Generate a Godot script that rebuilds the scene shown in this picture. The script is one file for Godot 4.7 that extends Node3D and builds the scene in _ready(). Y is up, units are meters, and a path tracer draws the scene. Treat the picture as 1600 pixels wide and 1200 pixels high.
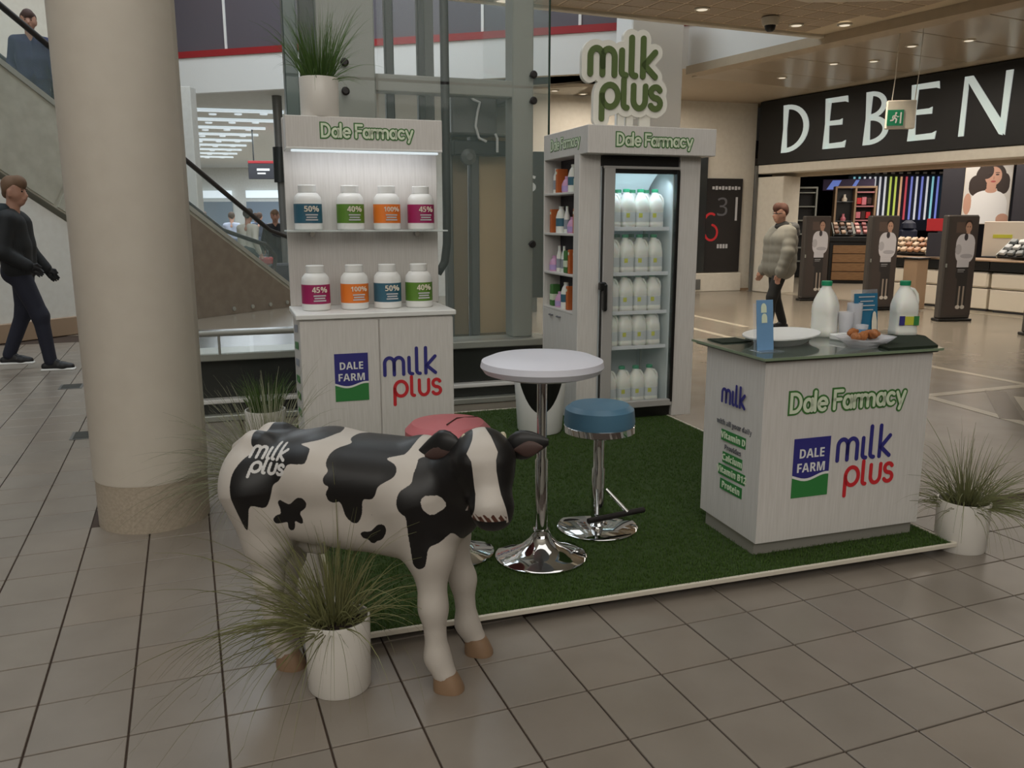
extends Node3D
# a milk pop-up stand in a shopping mall: stand frame = origin PO, turned by PA; u runs along its front edge, v runs back into the mall

const PA := 0.3229
const PO := Vector3(-0.6, 0.0, -2.79)
const MALL := Vector3(0.47, 0.0, 0.883)
const SHOP := Vector3(5.25, 0.0, -18.4)
var M := {}
var rng := RandomNumberGenerator.new()

func _ready():
	rng.seed = 7
	# ---- camera
	var cam = Camera3D.new()
	cam.name = "camera"
	cam.fov = 49.55
	cam.position = Vector3(0, 1.55, 0)
	cam.rotation = Vector3(-0.195, 0, 0)
	cam.near = 0.05
	cam.far = 200.0
	add_child(cam)
	cam.current = true
	# ---- sky, exposure
	var we = WorldEnvironment.new()
	we.name = "world_environment"
	var env = Environment.new()
	env.background_mode = Environment.BG_SKY
	var sky = Sky.new()
	var psm = ProceduralSkyMaterial.new()
	psm.sky_top_color = Color(0.62, 0.68, 0.75)
	psm.sky_horizon_color = Color(0.75, 0.78, 0.8)
	psm.ground_bottom_color = Color(0.3, 0.29, 0.28)
	psm.ground_horizon_color = Color(0.6, 0.6, 0.6)
	sky.sky_material = psm
	env.sky = sky
	env.tonemap_mode = Environment.TONE_MAPPER_LINEAR
	env.tonemap_exposure = 1.0
	env.sdfgi_enabled = true
	env.ssao_enabled = true
	env.ssil_enabled = true
	we.environment = env
	add_child(we)
	# ---- large lights: skylight bays of the atrium, the mall street and the shop
	var warm = Color(1.0, 0.955, 0.9)
	var cool = Color(0.93, 0.97, 1.0)
	area_light("atrium_light", Vector3(1.0, 8.8, -2.2), Vector2(7, 6), warm, 13.0)
	area_light("atrium_light", Vector3(-6.0, 8.8, -6.5), Vector2(5, 8), cool, 22.0)
	area_light("atrium_light", Vector3(-3.5, 8.8, -13.2), Vector2(6, 4), cool, 30.0)
	area_light("clerestory_light", Vector3(0.0, 6.4, 6.2), Vector2(16, 4), Color(1.0, 0.965, 0.92), 42.0, 0.0, 0.0)
	area_light("street_light", Vector3(-7.5, 3.9, -24.0), Vector2(5, 8), cool, 55.0)
	area_light("street_light", Vector3(-11.0, 3.9, -34.0), Vector2(8, 8), cool, 80.0)
	area_light("mall_light", Vector3(2.6, 3.9, -16.3), Vector2(3.0, 1.2), warm, 9.0)
	area_light("mall_light", Vector3(6.6, 3.88, -12.2), Vector2(1.2, 5), warm, 8.0, 0.5)
	area_light("shop_light", Vector3(9.0, 2.8, -15.5), Vector2(2.5, 6.0), warm, 13.0, 0.5)
	area_light("shop_light", Vector3(9.6, 2.8, -20.5), Vector2(3.0, 3.0), warm, 7.0, 0.5)
	materials()
	more_materials()
	shop_mats()
	stand_mats()
	cow_mats()
	build_setting()
	build_floor()
	build_lift()
	build_escalator()
	build_shop()
	build_stand()
	build_cow()
	build_plants()
	build_people()

# ------------------------------------------------------------------ small helpers
func area_light(called, at: Vector3, size: Vector2, col: Color, e: float, yaw := 0.0, pitch := -PI / 2):
	var l = AreaLight3D.new()
	l.name = called
	l.area_size = size
	l.light_color = col
	l.light_energy = e
	l.shadow_enabled = true
	l.area_range = 60.0
	l.position = at
	l.rotation = Vector3(pitch, yaw, 0)
	add_child(l, true)
	return l

func SP(u: float, y: float, v: float) -> Vector3:
	return PO + Vector3(u * cos(PA) - v * sin(PA), y, -u * sin(PA) - v * cos(PA))

func thing(called: String, label: String, category: String, at: Vector3, yaw := 0.0, group := "") -> Node3D:
	var o = Node3D.new()
	o.name = called
	add_child(o, true)
	o.position = at
	o.rotation.y = yaw
	o.set_meta("label", label)
	o.set_meta("category", category)
	if group: o.set_meta("group", group)
	return o

func part(called: String, mesh: Mesh, m: Material, parent: Node, at := Vector3.ZERO, rot := Vector3.ZERO) -> MeshInstance3D:
	var o = MeshInstance3D.new()
	o.name = called
	o.mesh = mesh
	o.material_override = m
	o.position = at
	o.rotation = rot
	parent.add_child(o, true)
	return o

func solo(called: String, label: String, category: String, mesh: Mesh, m: Material, at: Vector3, yaw := 0.0, group := "") -> MeshInstance3D:
	var o = part(called, mesh, m, self, at, Vector3(0, yaw, 0))
	o.set_meta("label", label)
	o.set_meta("category", category)
	if group: o.set_meta("group", group)
	return o

func struct(called: String, mesh: Mesh, m: Material, at := Vector3.ZERO, rot := Vector3.ZERO, parent: Node = null) -> MeshInstance3D:
	var o = part(called, mesh, m, parent if parent else self, at, rot)
	if parent == null: o.set_meta("kind", "structure")
	return o

func copy_of(o: Node3D, label: String, at: Vector3, yaw := 0.0, group := "") -> Node3D:
	var c = o.duplicate()
	add_child(c, true)
	c.position = at
	c.rotation.y = yaw
	c.set_meta("label", label)
	if group: c.set_meta("group", group)
	return c

func mat(c: Color, rough := 0.6, metal := 0.0, spec := 0.5) -> StandardMaterial3D:
	var m = StandardMaterial3D.new()
	m.albedo_color = c
	m.roughness = rough
	m.metallic = metal
	m.metallic_specular = spec
	return m

func glow(c: Color, e: float) -> StandardMaterial3D:
	var m = mat(c, 0.6)
	m.emission_enabled = true
	m.emission = c
	m.emission_energy_multiplier = e
	return m

func noise_tex(freq: float, lo: Color, hi: Color, size := 256, sd := 1, oct := 4) -> NoiseTexture2D:
	var n = FastNoiseLite.new()
	n.seed = sd
	n.frequency = freq
	n.fractal_octaves = oct
	var t = NoiseTexture2D.new()
	t.noise = n
	t.width = size
	t.height = size
	t.seamless = true
	var g = Gradient.new()
	g.set_color(0, lo)
	g.set_color(1, hi)
	t.color_ramp = g
	return t

func textured(c: Color, tex: Texture2D, scale: Vector3, rough := 0.6, world := false) -> StandardMaterial3D:
	var m = mat(c, rough)
	m.albedo_texture = tex
	m.uv1_triplanar = true
	m.uv1_world_triplanar = world
	m.uv1_scale = scale
	return m

func materials():
	var grain = noise_tex(0.03, Color(0.94, 0.937, 0.93), Color(1, 1, 1), 256, 3)
	var speck = noise_tex(0.05, Color(0.965, 0.96, 0.955), Color(1, 1, 1), 256, 5)
	M.board = textured(Color(0.86, 0.845, 0.83), grain, Vector3(9, 0.5, 9), 0.45)
	M.white = mat(Color(0.9, 0.9, 0.89), 0.4)
	M.wall = textured(Color(0.86, 0.835, 0.78), speck, Vector3(0.6, 0.6, 0.6), 0.75)
	M.wall_cool = textured(Color(0.86, 0.86, 0.84), speck, Vector3(0.6, 0.6, 0.6), 0.75)
	M.column = textured(Color(0.9, 0.87, 0.82), speck, Vector3(0.5, 0.5, 0.5), 0.55)
	M.stone = textured(Color(0.74, 0.69, 0.62), noise_tex(0.09, Color(0.86, 0.85, 0.84), Color(1, 1, 1), 256, 8), Vector3(2, 2, 2), 0.6)
	M.skirting = mat(Color(0.62, 0.53, 0.44), 0.5)
	M.grout = mat(Color(0.26, 0.2, 0.16), 0.9)
	M.soffit = textured(Color(0.72, 0.66, 0.57), speck, Vector3(0.5, 0.5, 0.5), 0.6)
	M.floor_far = textured(Color(0.55, 0.515, 0.465), noise_tex(0.02, Color(0.9, 0.89, 0.87), Color(1, 1, 1), 256, 11), Vector3(0.35, 0.35, 0.35), 0.22)
	M.floor_light = mat(Color(0.72, 0.68, 0.61), 0.25)
	M.floor_dark = mat(Color(0.42, 0.37, 0.31), 0.25)
	M.black = mat(Color(0.08, 0.078, 0.075), 0.35)
	M.fascia = mat(Color(0.075, 0.07, 0.066), 0.55)
	M.slate = mat(Color(0.36, 0.34, 0.37), 0.45)
	M.red = mat(Color(0.6, 0.12, 0.14), 0.5)
	M.steel = mat(Color(0.58, 0.58, 0.55), 0.45, 0.1)
	M.steel_dark = mat(Color(0.17, 0.18, 0.175), 0.4, 0.3)
	M.gunmetal = mat(Color(0.42, 0.42, 0.41), 0.4, 0.2)
	M.brass = mat(Color(0.82, 0.72, 0.56), 0.4, 0.1)
	M.grid_bar = mat(Color(0.82, 0.76, 0.66), 0.6)
	M.rubber = mat(Color(0.12, 0.1, 0.098), 0.5)
	M.chrome = mat(Color(0.82, 0.82, 0.82), 0.06, 1.0)
	M.alu = mat(Color(0.66, 0.67, 0.64), 0.38, 0.5)
	M.brushed = mat(Color(0.68, 0.66, 0.63), 0.4, 0.3)
	M.glass = mat(Color(0.8, 0.9, 0.88, 0.06), 0.02)
	M.glass.transparency = BaseMaterial3D.TRANSPARENCY_ALPHA
	M.edge = mat(Color(0.16, 0.24, 0.2), 0.2)
	M.glass.metallic_specular = 0.2
	M.acrylic = mat(Color(0.9, 0.95, 1.0, 0.1), 0.02)
	M.acrylic.transparency = BaseMaterial3D.TRANSPARENCY_ALPHA
	M.cup = mat(Color(0.95, 0.95, 0.97, 0.45), 0.3)
	M.cup.transparency = BaseMaterial3D.TRANSPARENCY_ALPHA
	M.milk = mat(Color(0.93, 0.93, 0.9), 0.35)
	M.milk.subsurf_scatter_enabled = true
	M.milk.subsurf_scatter_strength = 0.2
	M.cap_green = mat(Color(0.1, 0.55, 0.38), 0.4)
	M.label_paper = mat(Color(0.85, 0.86, 0.88), 0.5)
	M.leaf_green = mat(Color(0.27, 0.47, 0.23), 0.6)
	M.brand_green = mat(Color(0.2, 0.5, 0.25), 0.5)
	M.sign_green = mat(Color(0.34, 0.41, 0.22), 0.5)
	M.cream_print = mat(Color(0.86, 0.9, 0.8), 0.5)
	M.blue_print = mat(Color(0.2, 0.19, 0.5), 0.5)
	M.red_print = mat(Color(0.8, 0.17, 0.2), 0.5)
	M.grey_print = mat(Color(0.4, 0.4, 0.42), 0.6)
	M.pot = mat(Color(0.88, 0.86, 0.83), 0.3)
	M.soil = textured(Color(0.2, 0.14, 0.12), noise_tex(0.2, Color(0.5, 0.5, 0.5), Color(1, 1, 1), 128, 6), Vector3(6, 6, 6), 0.95)
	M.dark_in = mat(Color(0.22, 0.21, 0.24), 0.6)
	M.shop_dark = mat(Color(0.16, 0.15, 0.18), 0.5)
	M.wood = textured(Color(0.68, 0.52, 0.36), noise_tex(0.03, Color(0.8, 0.78, 0.75), Color(1, 1, 1), 256, 9), Vector3(0.6, 6, 0.6), 0.5)
	M.tan = mat(Color(0.66, 0.55, 0.44), 0.5)
	M.counter_white = mat(Color(0.9, 0.86, 0.79), 0.3)
	M.lamp = glow(Color(1.0, 0.95, 0.86), 0.55)
	M.lamp_cool = glow(Color(0.92, 0.97, 1.0), 0.5)
	M.leather_pink = mat(Color(0.74, 0.4, 0.42), 0.45)
	M.leather_blue = mat(Color(0.3, 0.46, 0.56), 0.4)
	M.leather_white = mat(Color(0.86, 0.86, 0.9), 0.45)

# ------------------------------------------------------------------ mesh helpers
func ns(smooth := false) -> SurfaceTool:
	var s = SurfaceTool.new()
	s.begin(Mesh.PRIMITIVE_TRIANGLES)
	s.set_smooth_group(1 if smooth else -1)
	return s

func fin(s: SurfaceTool) -> ArrayMesh:
	s.generate_normals()
	return s.commit()

func tri(s: SurfaceTool, a: Vector3, b: Vector3, c: Vector3):
	s.add_vertex(a)
	s.add_vertex(b)
	s.add_vertex(c)

func tri_out(s: SurfaceTool, a: Vector3, b: Vector3, c: Vector3, mid: Vector3):
	if (b - a).cross(c - a).dot((a + b + c) / 3.0 - mid) > 0.0: tri(s, a, c, b)
	else: tri(s, a, b, c)

func quad_out(s: SurfaceTool, a: Vector3, b: Vector3, c: Vector3, d: Vector3, mid: Vector3):
	tri_out(s, a, b, c, mid)
	tri_out(s, a, c, d, mid)

func bx(s: SurfaceTool, c: Vector3, size: Vector3, bevel := 0.004, ba := Basis()):
	var h = size * 0.5
	var b: float = minf(bevel, minf(h.x, minf(h.y, h.z)) * 0.7)
	for ax in 3:
		var u: int = (ax + 1) % 3
		var w: int = (ax + 2) % 3
		for sg in [-1.0, 1.0]:
			var q := []
			for k in [[-1.0, -1.0], [1.0, -1.0], [1.0, 1.0], [-1.0, 1.0]]:
				var p := Vector3.ZERO
				p[ax] = sg * h[ax]
				p[u] = k[0] * (h[u] - b)
				p[w] = k[1] * (h[w] - b)
				q.append(c + ba * p)
			quad_out(s, q[0], q[1], q[2], q[3], c)
			if b <= 0.0: continue
			for sw in [-1.0, 1.0]:
				var e := []
				for k in [[-1.0, 0], [1.0, 0], [1.0, 1], [-1.0, 1]]:
					var p := Vector3.ZERO
					p[ax] = k[0] * (h[ax] - b)
					p[u] = sg * (h[u] - (0.0 if k[1] == 0 else b))
					p[w] = sw * (h[w] - (b if k[1] == 0 else 0.0))
					e.append(c + ba * p)
				quad_out(s, e[0], e[1], e[2], e[3], c)
	if b > 0.0:
		for sx in [-1.0, 1.0]:
			for sy in [-1.0, 1.0]:
				for sz in [-1.0, 1.0]:
					var k := Vector3(sx, sy, sz)
					var e := []
					for ax in 3:
						var p: Vector3 = k * (h - Vector3(b, b, b))
						p[ax] = k[ax] * h[ax]
						e.append(c + ba * p)
					tri_out(s, e[0], e[1], e[2], c)

func box_mesh(size: Vector3, bevel := 0.004, c := Vector3.ZERO) -> ArrayMesh:
	var s = ns()
	bx(s, c, size, bevel)
	return fin(s)

func lathe(s: SurfaceTool, prof: Array, n := 32, at := Vector3.ZERO, ba := Basis()):
	var g := 1
	s.set_smooth_group(g)
	for j in prof.size() - 1:
		if j > 0:
			var d0: Vector2 = prof[j] - prof[j - 1]
			var d1: Vector2 = prof[j + 1] - prof[j]
			if absf(d0.angle_to(d1)) > 0.6:
				g += 1
				s.set_smooth_group(g)
		var p: Vector2 = prof[j]
		var q: Vector2 = prof[j + 1]
		for i in n:
			var t0 := TAU * i / n
			var t1 := TAU * (i + 1) / n
			var a := at + ba * Vector3(p.x * cos(t0), p.y, p.x * sin(t0))
			var b := at + ba * Vector3(p.x * cos(t1), p.y, p.x * sin(t1))
			var c := at + ba * Vector3(q.x * cos(t1), q.y, q.x * sin(t1))
			var d := at + ba * Vector3(q.x * cos(t0), q.y, q.x * sin(t0))
			if p.x > 0.0: tri(s, a, c, b)
			if q.x > 0.0: tri(s, a, d, c)

func lathe_mesh(prof: Array, n := 32) -> ArrayMesh:
	var s = ns(true)
	lathe(s, prof, n)
	return fin(s)

func V2(x, y) -> Vector2:
	return Vector2(x, y)

func prism(s: SurfaceTool, poly: PackedVector2Array, z0: float, z1: float, xf := Transform3D()):
	var p := poly.duplicate()
	if Geometry2D.is_polygon_clockwise(p): p.reverse()  # here: make it run one way
	var area := 0.0
	for i in p.size(): area += p[i].cross(p[(i + 1) % p.size()])
	if area < 0.0: p.reverse()
	var ix := Geometry2D.triangulate_polygon(p)
	for k in range(0, ix.size(), 3):
		var a := p[ix[k]]
		var b := p[ix[k + 1]]
		var c := p[ix[k + 2]]
		if (b - a).cross(c - a) < 0.0:
			var t := b
			b = c
			c = t
		tri(s, xf * Vector3(a.x, a.y, z1), xf * Vector3(c.x, c.y, z1), xf * Vector3(b.x, b.y, z1))
		tri(s, xf * Vector3(a.x, a.y, z0), xf * Vector3(b.x, b.y, z0), xf * Vector3(c.x, c.y, z0))
	for i in p.size():
		var a := p[i]
		var b := p[(i + 1) % p.size()]
		var p1 := xf * Vector3(a.x, a.y, z1)
		var q1 := xf * Vector3(b.x, b.y, z1)
		var p0 := xf * Vector3(a.x, a.y, z0)
		var q0 := xf * Vector3(b.x, b.y, z0)
		tri(s, p1, q1, p0)
		tri(s, q1, q0, p0)

func prism_mesh(poly: PackedVector2Array, z0: float, z1: float, xf := Transform3D()) -> ArrayMesh:
	var s = ns()
	prism(s, poly, z0, z1, xf)
	return fin(s)

func flat_xf() -> Transform3D:  # polygon (x, y) lies on the floor as (x, -z), its depth runs up
	return Transform3D(Basis(Vector3.RIGHT, Vector3(0, 0, -1), Vector3.UP), Vector3.ZERO)

func tube(s: SurfaceTool, pts: Array, r, n := 10, caps := true):
	s.set_smooth_group(1)
	var rings := []
	var side := Vector3.ZERO
	for i in pts.size():
		var d: Vector3 = (pts[mini(i + 1, pts.size() - 1)] - pts[maxi(i - 1, 0)]).normalized()
		if i == 0:
			side = d.cross(Vector3.UP if absf(d.y) < 0.9 else Vector3.RIGHT).normalized()
		side = (side - d * side.dot(d)).normalized()
		var up := d.cross(side)
		var rr: float = r[i] if r is Array else r
		var ring := []
		for k in n:
			var t := TAU * k / n
			ring.append(pts[i] + (side * cos(t) + up * sin(t)) * rr)
		rings.append(ring)
	for i in pts.size() - 1:
		for k in n:
			var k1 := (k + 1) % n
			tri(s, rings[i][k], rings[i + 1][k1], rings[i][k1])
			tri(s, rings[i][k], rings[i + 1][k], rings[i + 1][k1])
	if caps:
		s.set_smooth_group(-1)
		for k in n:
			var k1 := (k + 1) % n
			tri(s, pts[0], rings[0][k], rings[0][k1])
			tri(s, pts[-1], rings[-1][k1], rings[-1][k])

func tube_mesh(pts: Array, r, n := 10) -> ArrayMesh:
	var s = ns(true)
	tube(s, pts, r, n)
	return fin(s)

func loft(s: SurfaceTool, rings: Array, n := 24):  # each ring: [y, rx, rz, cx, cz, power]
	s.set_smooth_group(1)
	var all := []
	for g in rings:
		var ring := []
		for k in n:
			var t := TAU * k / n
			var e: float = 2.0 / g[5]
			ring.append(Vector3(g[3] + g[1] * signf(cos(t)) * pow(absf(cos(t)), e), g[0], g[4] + g[2] * signf(sin(t)) * pow(absf(sin(t)), e)))
		all.append(ring)
	for i in rings.size() - 1:
		for k in n:
			var k1 := (k + 1) % n
			tri(s, all[i][k], all[i + 1][k1], all[i][k1])
			tri(s, all[i][k], all[i + 1][k], all[i + 1][k1])
	s.set_smooth_group(-1)
	for e in [0, rings.size() - 1]:
		var c := Vector3(rings[e][3], rings[e][0], rings[e][4])
		for k in n:
			var k1 := (k + 1) % n
			if e == 0: tri(s, c, all[e][k], all[e][k1])
			else: tri(s, c, all[e][k1], all[e][k])

func arc(c: Vector2, r: Vector2, d0: float, d1: float, n := 12) -> PackedVector2Array:
	var o := PackedVector2Array()
	for i in n + 1:
		var t := deg_to_rad(lerpf(d0, d1, float(i) / n))
		o.append(c + Vector2(cos(t) * r.x, sin(t) * r.y))
	return o

func stroke(s: SurfaceTool, pts: PackedVector2Array, w: float, z0: float, z1: float, xf := Transform3D()):
	var n := pts.size()
	var closed := n > 3 and pts[0].distance_to(pts[n - 1]) < 0.001
	var lf := PackedVector2Array()
	var rt := PackedVector2Array()
	for i in n:
		var a := pts[i - 1] if i > 0 else (pts[n - 2] if closed else pts[0])
		var b := pts[i + 1] if i < n - 1 else (pts[1] if closed else pts[n - 1])
		var d0 := (pts[i] - a).normalized()
		var d1 := (b - pts[i]).normalized()
		if d0 == Vector2.ZERO: d0 = d1
		if d1 == Vector2.ZERO: d1 = d0
		var m := (d0 + d1).normalized()
		var nn := Vector2(-m.y, m.x)
		var k: float = w * 0.5 / maxf(0.5, nn.dot(Vector2(-d0.y, d0.x)))
		lf.append(pts[i] + nn * k)
		rt.append(pts[i] - nn * k)
	for i in n - 1:
		stroke_quad(s, lf[i], rt[i], rt[i + 1], lf[i + 1], z0, z1, xf)
	if not closed:
		for e in [0, n - 1]:
			var d := (pts[1] - pts[0]) if e == 0 else (pts[n - 2] - pts[n - 1])
			var t0 := d.angle() + PI / 2
			for k in 8:
				var a := pts[e] + Vector2.from_angle(t0 + PI * k / 8) * w * 0.5
				var b := pts[e] + Vector2.from_angle(t0 + PI * (k + 1) / 8) * w * 0.5
				tri(s, xf * Vector3(pts[e].x, pts[e].y, z1), xf * Vector3(b.x, b.y, z1), xf * Vector3(a.x, a.y, z1))
				tri(s, xf * Vector3(a.x, a.y, z1), xf * Vector3(b.x, b.y, z1), xf * Vector3(a.x, a.y, z0))
				tri(s, xf * Vector3(b.x, b.y, z1), xf * Vector3(b.x, b.y, z0), xf * Vector3(a.x, a.y, z0))

func stroke_quad(s: SurfaceTool, a: Vector2, b: Vector2, c: Vector2, d: Vector2, z0: float, z1: float, xf: Transform3D):
	var A := xf * Vector3(a.x, a.y, z1)
	var B := xf * Vector3(b.x, b.y, z1)
	var C := xf * Vector3(c.x, c.y, z1)
	var D := xf * Vector3(d.x, d.y, z1)
	tri(s, A, C, B)
	tri(s, A, D, C)
	for e in [[b, c], [d, a]]:
		var p1 := xf * Vector3(e[0].x, e[0].y, z1)
		var q1 := xf * Vector3(e[1].x, e[1].y, z1)
		var p0 := xf * Vector3(e[0].x, e[0].y, z0)
		var q0 := xf * Vector3(e[1].x, e[1].y, z0)
		tri(s, p1, q1, p0)
		tri(s, q1, q0, p0)

func P2(a: Array) -> PackedVector2Array:
	var o := PackedVector2Array()
	for i in range(0, a.size(), 2): o.append(Vector2(a[i], a[i + 1]))
	return o

func shifted(p: PackedVector2Array, d: Vector2, k := 1.0) -> PackedVector2Array:
	var o := PackedVector2Array()
	for q in p: o.append(q * k + d)
	return o

func joinp(list: Array) -> PackedVector2Array:
	var o := PackedVector2Array()
	for p in list: o.append_array(p)
	return o

# the two-line word mark: strokes in units of its x-height, first line's baseline at y = 0
func milk_strokes() -> Array:
	var m1 = joinp([P2([0.0, 0.0]), arc(V2(0.275, 0.68), V2(0.275, 0.32), 180, 0), P2([0.55, 0.0])])
	var m2 = joinp([P2([0.55, 0.3]), arc(V2(0.825, 0.68), V2(0.275, 0.32), 180, 0), P2([1.1, 0.0])])
	var i1 = joinp([P2([1.43, 0.97]), arc(V2(1.61, 0.18), V2(0.18, 0.18), 180, 275, 8)])
	var l1 = joinp([P2([1.88, 1.5]), arc(V2(2.06, 0.18), V2(0.18, 0.18), 180, 275, 8)])
	return [m1, m2, i1, l1, P2([2.42, 1.5, 2.42, 0.0]), P2([2.98, 0.98, 2.48, 0.45, 3.0, 0.0])]

func plus_strokes() -> Array:
	var d = V2(0.55, -1.3)
	var o = []
	o.append(P2([0.0, -0.48, 0.0, 0.45]))
	o.append(arc(V2(0.37, 0.45), V2(0.37, 0.44), 180, -180, 24))
	o.append(joinp([P2([1.0, 1.12]), arc(V2(1.15, 0.16), V2(0.15, 0.16), 180, 275, 8)]))
	o.append(joinp([P2([1.46, 0.9]), arc(V2(1.74, 0.34), V2(0.28, 0.34), 180, 360, 14), P2([2.02, 0.9])]))
	o.append(joinp([arc(V2(2.5, 0.67), V2(0.22, 0.22), 25, 270, 12), arc(V2(2.5, 0.22), V2(0.24, 0.22), 90, -155, 12)]))
	var r = []
	for p in o: r.append(shifted(p, d))
	return r

func farm_strokes() -> Array:  # rounded two-word mark, capitals 1 high
	var o = []
	var x = 0.0
	o.append(joinp([P2([0, 0, 0, 1]), arc(V2(0.2, 0.5), V2(0.42, 0.5), 90, -90, 14), P2([0, 0])]))
	x = 0.86
	o.append_array(letter_a(x))
	x = 1.56
	o.append(P2([x, 1.05, x, 0.0]))
	o.append(letter_e(1.8))
	x = 2.86
	o.append(P2([x + 0.5, 1, x, 1, x, 0]))
	o.append(P2([x, 0.52, x + 0.42, 0.52]))
	o.append_array(letter_a(3.5))
	x = 4.22
	o.append(P2([x, 0, x, 0.66]))
	o.append(joinp([P2([x, 0.36]), arc(V2(x + 0.24, 0.42), V2(0.24, 0.24), 180, 70, 8)]))
	x = 4.7
	o.append(P2([x, 0, x, 0.66]))
	o.append(joinp([P2([x, 0.4]), arc(V2(x + 0.22, 0.44), V2(0.22, 0.22), 180, 0, 8), P2([x + 0.44, 0])]))
	o.append(joinp([P2([x + 0.44, 0.4]), arc(V2(x + 0.66, 0.44), V2(0.22, 0.22), 180, 0, 8), P2([x + 0.88, 0])]))
	o.append_array(letter_a(5.8))
	o.append(arc(V2(6.79, 0.33), V2(0.27, 0.33), 48, 312, 14))
	x = 7.2
	o.append(P2([x, 0.66, x + 0.26, 0.04]))
	o.append(P2([x + 0.54, 0.66, x + 0.2, -0.3]))
	return o

func letter_a(x: float) -> Array:
	return [arc(V2(x + 0.25, 0.33), V2(0.25, 0.33), 0, 360, 18), P2([x + 0.5, 0.66, x + 0.5, 0.0])]

func letter_e(x: float) -> PackedVector2Array:
	return joinp([P2([x + 0.04, 0.34, x + 0.52, 0.34]), arc(V2(x + 0.27, 0.33), V2(0.27, 0.33), 8, 310, 16)])

func strokes_mesh(list: Array, unit: float, w: float, z0: float, z1: float) -> ArrayMesh:
	var s = ns()
	for p in list: stroke(s, shifted(p, Vector2.ZERO, unit), w * unit, z0, z1)
	return fin(s)

func print_farm(parent: Node, at: Vector3, unit: float, yaw := 0.0):
	part("lettering_outline", strokes_mesh(farm_strokes(), unit, 0.4, 0.0, 0.0015), M.leaf_green, parent, at, Vector3(0, yaw, 0))
	part("lettering", strokes_mesh(farm_strokes(), unit, 0.19, 0.0, 0.0026), M.cream_print, parent, at, Vector3(0, yaw, 0))

func print_milk(parent: Node, at: Vector3, unit: float, yaw := 0.0):
	part("lettering", strokes_mesh(milk_strokes(), unit, 0.2, 0.0, 0.002), M.blue_print, parent, at, Vector3(0, yaw, 0))
	part("lettering", strokes_mesh(plus_strokes(), unit, 0.19, 0.0, 0.002), M.red_print, parent, at, Vector3(0, yaw, 0))

func print_badge(parent: Node, at: Vector3, w: float, h: float):
	var top = h * 0.62
	var wave = func(dy):
		var o := PackedVector2Array()
		for i in 13:
			var t := i / 12.0
			o.append(V2(w * t, h * 0.34 + dy + h * (0.045 * sin(t * TAU * 0.9 + 2.6))))
		return o
	var b = joinp([wave.call(0.006), P2([w, h, 0, h])])
	part("badge_field", prism_mesh(b, 0.0, 0.0015), M.blue_print, parent, at)
	var wl: PackedVector2Array = wave.call(-0.006)
	var wu: PackedVector2Array = wave.call(0.006)
	wl.reverse()
	part("badge_wave", prism_mesh(joinp([wu, wl]), 0.0, 0.0015), M.white, parent, at)
	wl.reverse()
	part("badge_field", prism_mesh(joinp([P2([w, 0.0, 0.0, 0.0]), wl]), 0.0, 0.0015), M.brand_green, parent, at)
	part("badge_lettering", words("DALE", h * 0.21), M.white, parent, at + Vector3(w * 0.5, h * 0.74, 0.0017))
	part("badge_lettering", words("FARM", h * 0.21), M.white, parent, at + Vector3(w * 0.5, h * 0.5, 0.0017))

func words(t: String, height: float, bold := true, depth := 0.002, serif := false) -> TextMesh:
	var f = SystemFont.new()
	f.font_names = PackedStringArray(["Droid Serif" if serif else "Droid Sans"])
	f.font_weight = 700 if bold else 400
	var m = TextMesh.new()
	m.text = t
	m.font = f
	m.font_size = 48
	m.pixel_size = height / 48.0
	m.depth = depth
	m.curve_step = 2.0
	return m

# ------------------------------------------------------------------ setting
func wall_run(called: String, a: Vector3, b: Vector3, y0: float, y1: float, th: float, m: Material, parent: Node = null) -> MeshInstance3D:  # a slab from a to b; its thickness lies to the left of the way from a to b, seen from above
	var d := b - a
	d.y = 0
	var yaw := atan2(-d.z, d.x)
	var s = ns()
	bx(s, Vector3(d.length() * 0.5, (y0 + y1) * 0.5, -th * 0.5), Vector3(d.length(), y1 - y0, absf(th)), 0.0)
	return struct(called, fin(s), m, Vector3(a.x, 0, a.z), Vector3(0, yaw, 0), parent)

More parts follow.
